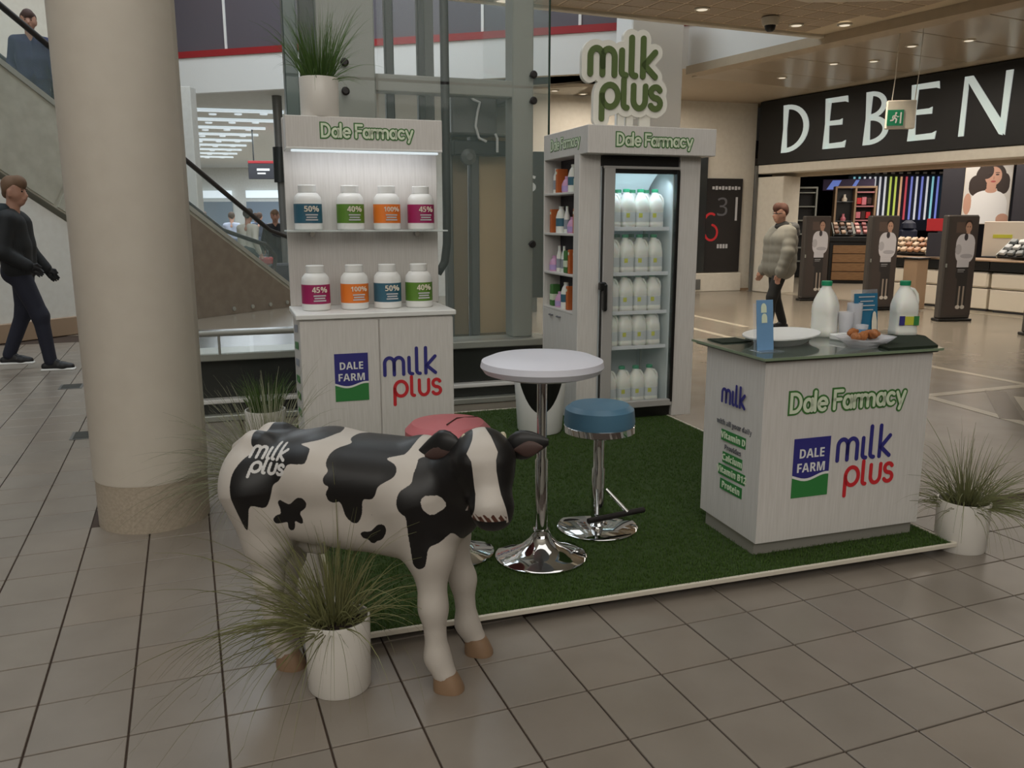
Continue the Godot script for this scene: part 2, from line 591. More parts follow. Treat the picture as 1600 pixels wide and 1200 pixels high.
func build_setting():
	# outer shell
	struct("floor", box_mesh(Vector3(44, 0.3, 64), 0.0), M.grout, Vector3(0, -0.158, -24))
	struct("ceiling", box_mesh(Vector3(44, 0.3, 64), 0.0), M.wall, Vector3(0, 9.35, -24))
	wall_run("wall_west", Vector3(-20, 0, 7), Vector3(-20, 0, -55), 0, 9.2, -0.3, M.wall_cool)
	wall_run("wall_east", Vector3(21, 0, 7), Vector3(21, 0, -55), 0, 9.2, 0.3, M.wall)
	wall_run("wall_south", Vector3(-20, 0, 6.5), Vector3(21, 0, 6.5), 0, 9.2, -0.3, M.wall)
	wall_run("wall_north", Vector3(-20, 0, -54), Vector3(21, 0, -54), 0, 9.2, 0.3, M.wall_cool)
	for L in [[Vector3(1.0, 8.95, -2.2), Vector2(7, 6)], [Vector3(-6.0, 8.95, -6.5), Vector2(5, 8)], [Vector3(-3.5, 8.95, -13.2), Vector2(6, 4)]]:
		var q = thing("skylight_panel", "large luminous skylight panel in the high atrium ceiling " + ("over the stand" if L[0].x > 0 else ("left of the column" if L[0].z > -8 else "over the escalator")), "skylight", L[0])
		part("diffuser", box_mesh(Vector3(L[1].x, 0.04, L[1].y), 0.01), M.lamp_cool, q)
		part("frame", box_mesh(Vector3(L[1].x + 0.2, 0.1, L[1].y + 0.2), 0.01), M.alu, q, Vector3(0, 0.08, 0))
	var cw = struct("window_south", box_mesh(Vector3(16, 4, 0.05), 0.01), M.lamp_cool, Vector3(0, 6.4, 6.3))
	for k in 9: part("mullion", box_mesh(Vector3(0.1, 4.1, 0.12), 0.01), M.alu, cw, Vector3(-8 + k * 2.0, 0, -0.0))
	# column: stone foot and painted drum
	var col = struct("column", lathe_mesh([V2(0, 0.245), V2(0.274, 0.245), V2(0.28, 0.255), V2(0.28, 9.2), V2(0, 9.2)], 64), M.column, Vector3(-1.9, 0, -4.22))
	part("stone_foot", lathe_mesh([V2(0.0, 0.0), V2(0.273, 0.0), V2(0.273, 0.25), V2(0, 0.25)], 64), M.stone, col)
	# far cream wall right of the lift, with its pillar
	var W0 = Vector3(-0.5, 0, -17.0)
	var W1 = Vector3(5.3, 0, -18.75)
	wall_run("wall_back", W0, W1, 0, 4.05, 0.3, M.wall)
	wall_run("baseboard_back", W0 + Vector3(0, 0, 0.02), W1 + Vector3(0, 0, 0.02), 0, 0.05, 0.04, M.tan)
	var pl = struct("wall_pillar", box_mesh(Vector3(0.9, 4.9, 0.6), 0.02, Vector3(0, 2.45, 0)), M.white, Vector3(2.19, 0, -14.05), Vector3(0, 0.3, 0))
	struct("trim_1", box_mesh(Vector3(0.94, 0.1, 0.64), 0.01, Vector3(0, 0.05, 0)), M.skirting, Vector3(2.19, 0, -14.05), Vector3(0, 0.3, 0))
	# upper-floor edge band over the far street: white band, red line, slate panels
	var F0 = Vector3(-13.4, 0, -19.37)
	var F1 = Vector3(2.9, 0, -14.49)
	wall_run("wall_band_far", F0, F1, 4.0, 4.66, 0.25, M.white)
	wall_run("trim_2", F0 + Vector3(0, 0, 0.03), F1 + Vector3(0, 0, 0.03), 4.66, 4.78, 0.28, M.red)
	var slate = wall_run("wall_slate", F0 + Vector3(0, 0, -0.1), F1 + Vector3(0, 0, -0.1), 4.78, 6.1, 0.2, M.slate)
	for k in 9:
		part("panel_joint", box_mesh(Vector3(0.05, 1.28, 0.02), 0.0), M.white, slate, Vector3(1.2 + k * 1.75, 5.44, 0.012))
	wall_run("wall_band_top", F0 + Vector3(0, 0, -0.1), F1 + Vector3(0, 0, -0.1), 6.1, 9.2, 0.2, M.wall_cool)
	# the same edge turns towards us over the shop front
	var G1 = Vector3(7.6, 0, -6.2)
	var G0 = F1 + Vector3(0.4904, 0, 0.8715) * 3.3
	wall_run("wall_band_near", F1, G0, 4.0, 4.66, 0.25, M.white)
	wall_run("trim_3", F1 + Vector3(-0.026, 0, 0.015), G0 + Vector3(-0.026, 0, 0.015), 4.66, 4.78, 0.28, M.red)
	wall_run("wall_band_upper", F1, G0, 4.78, 9.2, 0.2, M.wall)
	wall_run("trim_4", F1 + Vector3(-0.03, 0, 0.02), G1 + Vector3(-0.03, 0, 0.02), 3.9, 4.03, 0.32, M.soffit)
	# low soffit between that edge and the shop front / back wall, panelled
	var lo = prism_mesh(P2([F1.x - 4.2, -F1.z + 1.26, F1.x, -F1.z, G1.x, -G1.z, 13.0, 8.0, 5.6, 19.4, -1.2, 17.6]), 4.0, 4.2, flat_xf())
	var sof = struct("ceiling_soffit", lo, M.soffit)
	for k in 9:
		var a = F1 + Vector3(0.3, 0, -0.2) + MALL * (k * 1.05)
		part("soffit_panel", box_mesh(Vector3(2.9, 0.03, 1.03), 0.004), M.soffit_gloss, sof, a + Vector3(1.45, 3.993, -0.77), Vector3(0, 0.489, 0))
	# street ceiling at the far left, with lit strips
	var st = struct("ceiling_street", prism_mesh(P2([-13.4, 19.5, 2.7, 14.7, 2.7, 17.2, -3.0, 45, -19.8, 45]), 4.0, 4.2, flat_xf()), M.wall_cool)
	for k in 9:
		var c = Vector3(-6.75, 3.97, -19.6) + Vector3(-0.72, 0, -1.75) * k
		part("light_strip", box_mesh(Vector3(3.1, 0.05, 0.22), 0.01), M.lamp_cool, st, c, Vector3(0, 0.25, 0))
		for j in 4:
			part("downlight", lathe_mesh([V2(0, 0), V2(0.09, 0.0), V2(0.09, 0.04), V2(0, 0.04)], 10), M.lamp_cool, st, c + Vector3(-0.9 + j * 0.6, 0.0, -0.85))
	wall_run("wall_street_end", Vector3(-19.6, 0, -42), Vector3(-3, 0, -40), 0, 4.0, 0.3, M.wall_cool)
	wall_run("wall_street_right", Vector3(-3.35, 0, -17.2), Vector3(-5.6, 0, -40), 0, 4.0, -0.3, M.wall_cool)
	wall_run("wall_behind_lift", Vector3(-3.3, 0, -17.2), Vector3(-0.5, 0, -17.2), 0, 4.0, 0.3, M.wall_cool)
	for k in 4:
		var z = -20.0 - k * 4.2
		wall_run("trim_street", Vector3(-3.38 - (k * 4.2 + 2.8) * 0.0987, 0, z), Vector3(-3.45 - (k * 4.2 + 3.3) * 0.0987, 0, z - 0.5), 0, 4.0, 0.15, M.brass if k % 2 else M.alu)
	struct("wall_street_pier", box_mesh(Vector3(0.24, 4.0, 0.3), 0.01, Vector3(0, 2.0, 0)), M.wall_cool, Vector3(-6.15, 0, -16.5))
	for k in 5:  # shop fronts along the far street wall
		var c = Vector3(-17.2 + k * 2.7, 0, -41.55 + k * 0.32)
		struct("window_%d" % (k + 1), box_mesh(Vector3(2.0, 2.3, 0.08), 0.01, Vector3(0, 1.25, 0)), M.street_window, c, Vector3(0, -0.12, 0))
		struct("trim_street_sign", box_mesh(Vector3(2.0, 0.35, 0.1), 0.01, Vector3(0, 2.75, 0)), M.lamp_cool, c, Vector3(0, -0.12, 0))
	# grid ceiling of the bridge above, each tile set in its bars
	build_bridge()
	# display window in the back wall
	var yaw = atan2(1.75, 5.8)
	var dw = struct("window_display", box_mesh(Vector3(1.0, 2.0, 0.05), 0.01, Vector3(0, 1.42, 0)), M.poster_black, Vector3(4.54, 0, -18.47), Vector3(0, yaw, 0))
	part("side_pane", box_mesh(Vector3(0.28, 2.55, 0.06), 0.01, Vector3(-0.52, 1.7, 0.02)), M.edge_dark, dw)
	part("window_sill", box_mesh(Vector3(1.3, 0.4, 0.1), 0.01, Vector3(-0.1, 0.2, 0)), M.wall, dw)
	part("floor_vent", box_mesh(Vector3(0.28, 0.22, 0.03), 0.004, Vector3(-0.6, 0.16, 0.06)), M.gunmetal, dw)
	for k in 9: part("lettering", box_mesh(Vector3(0.055, 0.06 + 0.02 * (k % 2), 0.006), 0.0), M.print_pale, dw, Vector3(-0.22 + k * 0.078, 2.22, 0.028))
	part("lettering", box_mesh(Vector3(0.05, 0.5, 0.006), 0.0), M.print_pale, dw, Vector3(0.36, 1.78, 0.028))
	part("lettering", words("3", 0.55, false), M.grey_print, dw, Vector3(0.02, 1.82, 0.028))
	part("lettering", strokes_mesh([joinp([arc(V2(0, 0), V2(0.5, 0.6), 60, 150, 8)]), arc(V2(0.05, -0.75), V2(0.5, 0.55), 80, -160, 12)], 0.3, 0.16, 0.0, 0.004), M.red_print, dw, Vector3(-0.25, 1.5, 0.025))
	for k in 4: part("lettering", box_mesh(Vector3(0.05, 0.09, 0.006), 0.0), M.print_pale, dw, Vector3(-0.05 + k * 0.07, 0.98, 0.028))

func build_bridge():
	var U = Vector3(0.924, 0, -0.382)
	var Vv = Vector3(0.382, 0, 0.924)
	var far = Vector3(0.5, 4.0, -10.5)
	var at = far - U * 2.0
	var yaw = atan2(0.382, 0.924)
	var st := 0.335
	var n := 22
	var rows := 12
	# slab whose right edge follows the beam over the shop side
	var e0 = at
	var e1 = far + U * 4.05
	var e2 = e1 + Vector3(0.4904, 0, 0.8715) * 5.6
	var slab = struct("ceiling_bridge", prism_mesh(P2([e0.x, -e0.z, e1.x, -e1.z, e2.x, -e2.z, 2.2, 6.9, 0.6, 9.35]), 4.02, 4.7, flat_xf()), M.grid_bar)
	struct("trim_bridge", box_mesh(Vector3(6.1, 0.1, 0.1), 0.01), M.wall, at + U * 3.02 + Vector3(0, 0.03, 0) - Vv * 0.03, Vector3(0, yaw, 0))
	var tm = box_mesh(Vector3(st - 0.03, 0.03, st - 0.03), 0.006)
	for i in n:
		for j in rows:
			var c = at + U * ((i + 0.5) * st) + Vv * (0.05 + (j + 0.5) * st)
			var s1 = (c - e1).dot(Vector3(0.8715, 0, -0.4904))
			if s1 > -0.3: continue
			if c.z > (-9.9 + (c.x + 1.35) * 0.2 if c.x < 0.6 else -9.6 + (c.x - 0.6) * 1.53): continue
			if c.x > 2.3 and c.z > -9.55 - 0.61 * (minf(c.x, 3.4) - 2.37): continue
			part("ceiling_tile", tm, M.tile_a if (i * 7 + j * 5) % 3 else M.tile_b, slab, c + Vector3(0, 0.029, 0), Vector3(0, yaw, 0))
	struct("ceiling_cove", prism_mesh(P2([2.3, 9.45, 3.35, 10.08, 5.0, 9.95, 7.2, 6.6, 3.2, 6.9]), 3.96, 4.02, flat_xf()), M.wall)
	# downlights
	var tops = [Vector3(2.26, 4.0, -10.57), Vector3(1.92, 4.0, -11.15), Vector3(3.66, 4.0, -11.4), Vector3(4.24, 4.0, -11.29), Vector3(-0.08, 4.0, -10.2)]
	for k in tops.size():
		downlight(tops[k] + Vector3(0, 0.008 if k != 3 else -0.012, 0), ["recessed ceiling downlight nearest the top of the milk sign", "recessed downlight on the tiled ceiling edge above the milk sign", "ceiling downlight just past the dark camera dome", "bright downlight on the cream cove beside the tiled ceiling", "big warm downlight seen through the lift glass"][k], 0.075 if k < 4 else 0.11, 5.0)
	var ls = [[Vector3(4.7, 3.978, -15.24), "first, farthest"], [Vector3(5.1, 3.978, -13.92), "second"], [Vector3(5.64, 3.978, -13.7), "third"], [Vector3(5.69, 3.978, -12.55), "fourth"], [Vector3(6.3, 3.978, -12.17), "fifth, nearest"]]
	for z in ls: downlight(z[0], "soffit downlight above the black shop sign, %s of five" % z[1], 0.07, 1.5)
	downlight(Vector3(0.82, 3.985, -16.77), "small soffit downlight on the far cream wall, beside the lift glass edge", 0.07)
	downlight(Vector3(1.4, 3.985, -17.2), "small soffit downlight left of the milk sign's lower word", 0.07)
	var cam = thing("security_camera", "dark security camera dome under the tiled ceiling", "camera", Vector3(3.2, 3.91, -10.98))
	part("base", lathe_mesh([V2(0, 0), V2(0.09, 0), V2(0.11, 0.06), V2(0.11, 0.09), V2(0, 0.09)], 20), M.wall, cam)
	part("dome", lathe_mesh([V2(0, -0.075), V2(0.035, -0.07), V2(0.06, -0.045), V2(0.07, 0.0), V2(0, 0.0)], 20), M.black, cam)

func downlight(at: Vector3, label: String, r: float, e := 0.0):
	var d = thing("downlight", label, "downlight", at)
	part("lamp_disc", lathe_mesh([V2(0, -0.012), V2(r * 0.8, -0.012), V2(r, 0.0), V2(0, 0.0)], 16), M.lamp_bright, d)
	if e > 0.0:
		var l = SpotLight3D.new()
		l.name = "spot_lamp"
		l.light_color = Color(1.0, 0.94, 0.85)
		l.light_energy = e
		l.light_size = r * 0.7
		l.spot_angle = 52.0
		l.spot_angle_attenuation = 0.6
		l.spot_range = 30.0
		l.spot_attenuation = 2.0
		l.shadow_enabled = true
		l.position = Vector3(0, -0.03, 0)
		l.rotation.x = -PI / 2
		d.add_child(l)
	part("ring", lathe_mesh([V2(r, -0.014), V2(r * 1.25, -0.01), V2(r * 1.25, 0.01), V2(r, 0.01)], 16), M.wall, d)

func build_floor():
	# smooth stone beyond the tiled part
	var far := PackedVector2Array()
	for q in [[-0.3, 0.6], [14.0, 0.6], [14.0, 45.0], [-0.3, 45.0]]:
		var w = SP(q[0], 0, q[1])
		far.append(V2(w.x, -w.z))
	struct("floor_stone", prism_mesh(far, -0.02, -0.0015, flat_xf()), M.floor_far)
	var west := PackedVector2Array([V2(-19.5, 12.0), SP2(-0.3, 8.9), SP2(-0.3, 45.0), V2(-19.5, 50)])
	struct("floor_west", prism_mesh(west, -0.02, -0.0017, flat_xf()), M.floor_far)
	# light and dark inlay bands of the far floor
	var bands = [[Vector3(4.2, 0, -9.6), Vector3(5.2, 0, -7.2), 0.09, 0], [Vector3(3.75, 0, -7.32), Vector3(6.0, 0, -8.2), 0.1, 0], [Vector3(3.7, 0, -7.3), Vector3(4.1, 0, -5.8), 0.1, 0],
		[Vector3(4.45, 0, -7.5), Vector3(3.95, 0, -6.4), 0.17, 1], [Vector3(2.95, 0, -13.8), Vector3(3.45, 0, -12.2), 0.1, 0], [Vector3(2.6, 0, -12.1), Vector3(3.2, 0, -10.2), 0.1, 0]]
	var k = 0
	for b in bands:
		k += 1
		var d: Vector3 = b[1] - b[0]
		struct("trim_floor_%d" % k, box_mesh(Vector3(d.length(), 0.004, b[2]), 0.0, Vector3(d.length() * 0.5, 0, 0)), M.floor_dark if b[3] else M.floor_light, b[0] + Vector3(0, -0.001 + 0.0002 * k, 0), Vector3(0, atan2(-d.z, d.x), 0))
	struct("trim_floor_7", box_mesh(Vector3(1.2, 0.004, 0.6), 0.0, Vector3(0.6, 0, 0)), M.floor_light, Vector3(4.36, 0.0, -7.0), Vector3(0, 1.1 - PI / 2 + 0.05, 0))
	# tiles
	var a := 0.28443
	var yaw := 0.3697
	var o := Vector3(-0.311 * 1.55, 0, -1.848 * 1.55)
	var iu := Vector3(cos(yaw), 0, -sin(yaw)) * a
	var jv := Vector3(sin(yaw), 0, cos(yaw)) * a
	var spots := []
	for i in range(-40, 30):
		for j in range(-34, 9):
			var c := o + iu * (i + 0.5) + jv * (j + 0.5)
			var d := c - PO
			var u := d.x * cos(PA) - d.z * sin(PA)
			var v := -d.x * sin(PA) - d.z * cos(PA)
			if u > -0.3 and v > 0.62: continue
			if v > 9.0: continue
			var depth := -c.z * cos(0.195) + 1.55 * sin(0.195)
			if depth < 1.0 or absf(c.x) > depth * 0.615 + 0.35: continue
			if (-1.55 * cos(0.195) + -c.z * sin(0.195)) / depth < -0.52: continue
			var hidden := (u > 0.15 and u < 2.65 and v > 0.2 and v < 3.2) or Vector2(c.x + 1.93, c.z + 4.24).length() < 0.2
			spots.append([(c.length() + (100.0 if hidden else 0.0)), c])
	spots.sort_custom(func(p, q): return p[0] < q[0])
	var fl = struct("floor_tiled", box_mesh(Vector3(0.05, 0.01, 0.05), 0.0), M.grout, Vector3(0, -0.02, 0))
	var variants := []
	for k2 in 3:
		variants.append(box_mesh(Vector3(a - 0.0065, 0.02, a - 0.0065), 0.0018, Vector3(0, -0.01 - k2 * 0.0002, 0)))
	var rest = ns()
	for n in spots.size():
		var c: Vector3 = spots[n][1]
		if n < 290:
			part("floor_tile", variants[rng.randi() % 3], M["floor_tile_%d" % (rng.randi() % 4)], fl, c + Vector3(0, 0.02, 0), Vector3(rng.randf_range(-0.0012, 0.0012), yaw + PI * 0.5 * (rng.randi() % 2), rng.randf_range(-0.0012, 0.0012)))
		elif spots[n][0] < 100.0:
			bx(rest, c + Vector3(0, 0.01, 0), Vector3(a - 0.008, 0.02, a - 0.008), 0.002, Basis(Vector3.UP, yaw))
	var r = part("floor_tile_field", fin(rest), M.floor_tile_0, fl)
	r.set_meta("kind", "stuff")

func SP2(u: float, v: float) -> Vector2:
	var w = SP(u, 0, v)
	return V2(w.x, -w.z)

# ------------------------------------------------------------------ glass lift behind the stand
func build_lift():
	var at = SP(0, 0, 3.95)
	# dark plinth with white ledges round the lift pit
	var pl = thing("lift_plinth", "dark panelled plinth with white ledges below the glass lift", "plinth", at, PA)
	part("dark_panel", box_mesh(Vector3(3.5, 0.31, 1.9), 0.01, Vector3(0.52, 0.325, -1.0)), M.plinth_dark, pl)
	part("top_ledge", box_mesh(Vector3(3.56, 0.06, 0.34), 0.008, Vector3(0.52, 0.51, -0.1)), M.alu, pl)
	part("lower_ledge", box_mesh(Vector3(3.6, 0.035, 1.98), 0.008, Vector3(0.52, 0.15, -0.96)), M.white, pl)
	part("dark_panel", box_mesh(Vector3(3.54, 0.08, 1.94), 0.005, Vector3(0.52, 0.09, -0.97)), M.plinth_dark, pl)
	part("foot_ledge", box_mesh(Vector3(3.66, 0.05, 2.04), 0.008, Vector3(0.52, 0.025, -0.94)), M.alu, pl)
	var ra = thing("guard_rail", "low glass guard rail with grey handrail left of the shelf display", "railing", at + SPd(-1.2, -0.12), PA)
	part("handrail", tube_mesh([Vector3(0, 0.7, 0), Vector3(1.55, 0.7, 0)], 0.022), M.steel, ra)
	part("glass_pane", box_mesh(Vector3(0.98, 0.14, 0.01), 0.002, Vector3(0.49, 0.61, 0)), M.glass, ra)
	part("glass_pane", box_mesh(Vector3(0.5, 0.14, 0.01), 0.002, Vector3(1.26, 0.61, 0)), M.glass, ra)
	for k in 3: part("post", tube_mesh([Vector3(0.02 + k * 0.74, 0.54, 0), Vector3(0.02 + k * 0.74, 0.7, 0)], 0.01, 8), M.steel, ra)
	# shaft frame
	var s = thing("lift_shaft", "glazed steel lift shaft rising behind the stand", "lift shaft", at, PA)
	part("corner_post", box_mesh(Vector3(0.1, 8.66, 0.2), 0.008, Vector3(0.207, 4.87, -0.12)), M.post_green, s)
	part("wide_panel", box_mesh(Vector3(0.44, 8.66, 0.12), 0.008, Vector3(0.622, 4.87, -0.1)), M.steel, s)
	part("guide_post", box_mesh(Vector3(0.12, 8.66, 0.1), 0.01, Vector3(0.345, 4.87, -0.2)), M.rubber, s)
	part("column", box_mesh(Vector3(0.185, 8.66, 0.2), 0.01, Vector3(2.072, 4.87, -0.16)), M.steel, s)
	part("guide_post", box_mesh(Vector3(0.07, 7.2, 0.08), 0.01, Vector3(0.985, 5.6, -0.22)), M.steel_dark, s)
	part("guide_post", box_mesh(Vector3(0.06, 7.2, 0.08), 0.01, Vector3(1.245, 5.6, -0.22)), M.steel_dark, s)
	part("guide_post", box_mesh(Vector3(0.1, 8.66, 0.1), 0.01, Vector3(1.35, 4.87, -0.45)), M.gunmetal, s)
	for h in [2.61, 5.2, 7.8]:
		part("cross_beam", box_mesh(Vector3(1.32, 0.135, 0.14), 0.01, Vector3(1.5, h, -0.14)), M.steel, s)
		part("cross_beam", box_mesh(Vector3(0.12, 0.135, 1.6), 0.01, Vector3(2.07, h, -0.95)), M.gunmetal, s)
	for b in [[0.6, 2.73], [0.6, 2.52], [2.137, 2.72], [2.137, 2.515], [2.133, 1.345], [0.6, 5.3]]:
		part("glass_bolt", lathe_mesh([V2(0, 0), V2(0.012, 0), V2(0.012, 0.06), V2(0.03, 0.065), V2(0.032, 0.08), V2(0.02, 0.09), V2(0, 0.09)], 14), M.rubber, s, Vector3(b[0], b[1], -0.06), Vector3(PI / 2, 0, 0))
	part("glass_pane", box_mesh(Vector3(0.68, 2.06, 0.012), 0.002, Vector3(0.5, 1.58, 0.0)), M.glass, s)
	part("glass_pane", box_mesh(Vector3(0.68, 2.6, 0.012), 0.002, Vector3(0.5, 3.93, 0.0)), M.glass, s)
	part("glass_pane", box_mesh(Vector3(1.42, 2.06, 0.012), 0.002, Vector3(1.565, 1.58, 0.0)), M.glass, s)
	part("glass_pane", box_mesh(Vector3(1.42, 2.6, 0.012), 0.002, Vector3(1.565, 3.93, 0.0)), M.glass, s)
	part("glass_edge", box_mesh(Vector3(0.014, 6.0, 0.016), 0.002, Vector3(2.28, 3.55, 0.0)), M.edge, s)
	part("glass_pane", box_mesh(Vector3(0.012, 6.0, 1.9), 0.002, Vector3(2.285, 3.55, -0.96)), M.glass, s)
	# trailing cable
	var pts = [Vector3(1.405, 8.9, -0.06), Vector3(1.405, 1.6, -0.06), Vector3(1.402, 1.35, -0.06), Vector3(1.38, 1.2, -0.06), Vector3(1.33, 1.12, -0.06), Vector3(1.29, 1.15, -0.06), Vector3(1.275, 1.24, -0.06)]
	solo("lift_cable", "thick black trailing cable hanging in the glass lift shaft", "cable", tube_mesh(pts, 0.036, 12), M.rubber, at, PA)
	# lift car
	var c = thing("lift_car", "brass panelled lift car with grey machine box in the shaft", "lift car", SP(0, 0, 4.7), PA)
	part("car_door", box_mesh(Vector3(0.33, 2.5, 0.05), 0.008, Vector3(2.06, 1.45, -0.12)), M.brass, c)
	part("door_frame", box_mesh(Vector3(0.08, 2.5, 0.12), 0.01, Vector3(1.85, 1.45, -0.06)), M.gunmetal, c)
	part("side_panel", box_mesh(Vector3(0.16, 2.1, 0.05), 0.008, Vector3(1.72, 1.25, -0.1)), M.brass_dark, c)
	part("door_frame", box_mesh(Vector3(0.06, 2.3, 0.12), 0.01, Vector3(1.61, 1.25, -0.06)), M.gunmetal, c)
	part("car_floor", box_mesh(Vector3(0.9, 0.1, 0.5), 0.01, Vector3(1.85, 0.25, -0.3)), M.gunmetal, c)
	part("machine_box", box_mesh(Vector3(0.42, 0.42, 0.3), 0.015, Vector3(1.8, 2.5, 0.02), ), M.gunmetal, c)
	part("machine_box", box_mesh(Vector3(0.26, 0.32, 0.16), 0.015, Vector3(2.1, 2.45, 0.04)), M.steel, c)
	part("header_rail", box_mesh(Vector3(0.6, 0.13, 0.14), 0.01, Vector3(1.92, 2.18, 0.06)), M.steel_dark, c)
	part("roller", lathe_mesh([V2(0, 0), V2(0.07, 0), V2(0.07, 0.05), V2(0.03, 0.08), V2(0, 0.08)], 20), M.gunmetal, c, Vector3(1.75, 2.1, 0.1), Vector3(PI / 2, 0, 0))
	part("hose", tube_mesh([Vector3(1.72, 2.75, 0.2), Vector3(1.73, 2.64, 0.2), Vector3(1.78, 2.58, 0.2), Vector3(1.84, 2.56, 0.2), Vector3(1.82, 2.48, 0.2), Vector3(1.8, 2.36, 0.2), Vector3(1.83, 2.26, 0.2), Vector3(1.9, 2.23, 0.2)], 0.012, 8), M.white, c)
	part("hose", tube_mesh([Vector3(1.98, 2.3, 0.2), Vector3(2.0, 2.26, 0.2), Vector3(2.0, 2.14, 0.2)], 0.012, 8), M.white, c)
	# neighbouring shop sign glimpsed beside the kiosk
	var sg = thing("shop_sign", "dark blade sign with one white letter between lift column and fridge kiosk", "sign", Vector3(0.33, 1.35, -14.2), 0.1)
	part("board", box_mesh(Vector3(0.3, 2.4, 0.08), 0.01, Vector3(0.05, 0.1, 0)), M.steel_dark, sg)
	part("post", box_mesh(Vector3(0.1, 2.0, 0.1), 0.01, Vector3(0.05, -0.4, -0.06)), M.gunmetal, sg)
	part("lettering", words("S", 0.36), M.white, sg, Vector3(-0.02, 0.78, 0.05))

func SPd(u: float, v: float) -> Vector3:
	return SP(u, 0, v) - PO

# ------------------------------------------------------------------ escalator on the left
func build_escalator():
	var at = Vector3(-6.49, 0, -10.44)
	var yaw = atan2(0.883, 0.47)
	var e = thing("escalator", "grey metal clad escalator coming down behind the round column", "escalator", at, yaw)
	var body = P2([-3.2, 5.73, 5.3, 0.36, 6.3, 0.34, 6.3, 0.0, 3.62, 0.0, -3.2, 4.33])
	part("truss", prism_mesh(body, -1.25, 0.0), M.clad, e)
	# cladding panels of the near side, one by one
	var cuts = [-3.2, -1.75, -0.3, 1.15, 2.6]
	for k in cuts.size() - 1:
		var a = cuts[k] + 0.025
		var b = cuts[k + 1] - 0.025
		var up = func(t): return 5.73 - (t + 3.2) * 0.6318
		var dn = func(t): return 4.33 - (t + 3.2) * 0.6349
		var sl = 0.35
		part("cladding_panel", prism_mesh(P2([a + sl, up.call(a + sl) - 0.1, b + sl, up.call(b + sl) - 0.1, b - sl * 0.6, dn.call(b - sl * 0.6) + 0.03, a - sl * 0.6, dn.call(a - sl * 0.6) + 0.03]), 0.0, 0.015), M.clad, e)
	part("cladding_panel", prism_mesh(P2([3.0, 1.72, 5.3, 0.27, 6.2, 0.25, 6.2, 0.0, 2.45, 0.0, 2.45, 0.8]), 0.0, 0.015), M.clad_warm, e)
	part("top_capping", prism_mesh(P2([-3.2, 5.78, 5.3, 0.41, 6.3, 0.38, 6.3, 0.32, 5.3, 0.33, -3.2, 5.7]), -0.1, 0.02), M.alu, e)
	for z in [-0.06, -1.2]:
		part("balustrade_glass", prism_mesh(P2([-3.2, 6.45, 5.0, 1.27, 5.8, 1.1, 6.1, 0.75, 5.9, 0.4, 5.3, 0.38, -3.2, 5.72]), z - 0.006, z + 0.006), M.glass, e)
		part("handrail", tube_mesh([Vector3(-3.2, 6.5, z), Vector3(4.9, 1.37, z), Vector3(5.5, 1.2, z), Vector3(5.95, 1.08, z), Vector3(6.2, 0.85, z), Vector3(6.15, 0.6, z), Vector3(5.9, 0.45, z)], 0.04, 10), M.rubber, e)
	for k in 22:
		var t = -2.9 + k * 0.4
		part("step", box_mesh(Vector3(0.4, 0.2, 1.0), 0.01, Vector3(t, 5.5 - (t + 3.2) * 0.6318, -0.63)), M.gunmetal, e)
	for k in 6:
		part("spot_fitting", lathe_mesh([V2(0, 0), V2(0.035, 0), V2(0.035, 0.015), V2(0, 0.015)], 12), M.alu, e, Vector3(3.9 + k * 0.42, 0.09, 0.018), Vector3(PI / 2, 0, 0))
	# wall under it
	var w = struct("wall_left", prism_mesh(P2([-5.0, 0, 3.5, 0, -3.2, 4.25, -5.0, 5.4]), -0.25, -0.04), M.wall_cool, at, Vector3(0, yaw, 0))
	struct("baseboard_left", box_mesh(Vector3(7.2, 0.25, 0.05), 0.01, Vector3(-1.42, 0.125, -0.02)), M.skirting, at, Vector3(0, yaw, 0))
	# high wall and opening behind the escalator, with the upper shop
	wall_run("wall_upper", Vector3(-11.5, 0, -10.0), Vector3(-7.7, 0, -16.6), 3.2, 9.2, 0.2, M.wall)
	struct("window_upper", box_mesh(Vector3(1.5, 2.0, 0.1), 0.01, Vector3(0, 0, 0)), M.teal, Vector3(-9.6, 4.6, -13.1), Vector3(0, 1.05, 0))
	struct("trim_upper", box_mesh(Vector3(1.5, 1.0, 0.12), 0.01, Vector3(0, 0, 0)), M.maroon, Vector3(-9.6, 6.1, -13.1), Vector3(0, 1.05, 0))
	struct("trim_orange", box_mesh(Vector3(1.6, 0.8, 0.12), 0.01, Vector3(0, 0, 0)), M.orange, Vector3(-7.6, 6.35, -15.9), Vector3(0, 1.05, 0))
	# hanging street sign
	var sg = thing("hanging_sign", "black hanging sign with red top line over the far street", "sign", Vector3(-6.55, 2.85, -23.5), 0.1)
	part("board", box_mesh(Vector3(1.7, 0.42, 0.1), 0.01, Vector3(0.2, 0, 0)), M.sign_slate, sg)
	part("red_line", box_mesh(Vector3(1.7, 0.07, 0.11), 0.005, Vector3(0.2, 0.24, 0)), M.red, sg)
	part("hanger", tube_mesh([Vector3(0.9, 0.27, 0), Vector3(0.9, 1.15, 0)], 0.02, 6), M.steel_dark, sg)
	part("hanger", tube_mesh([Vector3(-0.5, 0.27, 0), Vector3(-0.5, 1.15, 0)], 0.02, 6), M.steel_dark, sg)
	part("lettering", box_mesh(Vector3(0.34, 0.06, 0.006), 0.0), M.white, sg, Vector3(-0.25, 0.04, 0.052))
	part("lettering", box_mesh(Vector3(0.22, 0.04, 0.006), 0.0), M.white, sg, Vector3(-0.3, -0.06, 0.052))
	var bn = thing("hanging_banner", "narrow black hanging banner beside the column's right edge", "banner", Vector3(-4.62, 4.3, -12.0))
	part("cloth", box_mesh(Vector3(0.12, 1.5, 0.03), 0.004, Vector3(0, 0.75, 0)), M.black, bn)
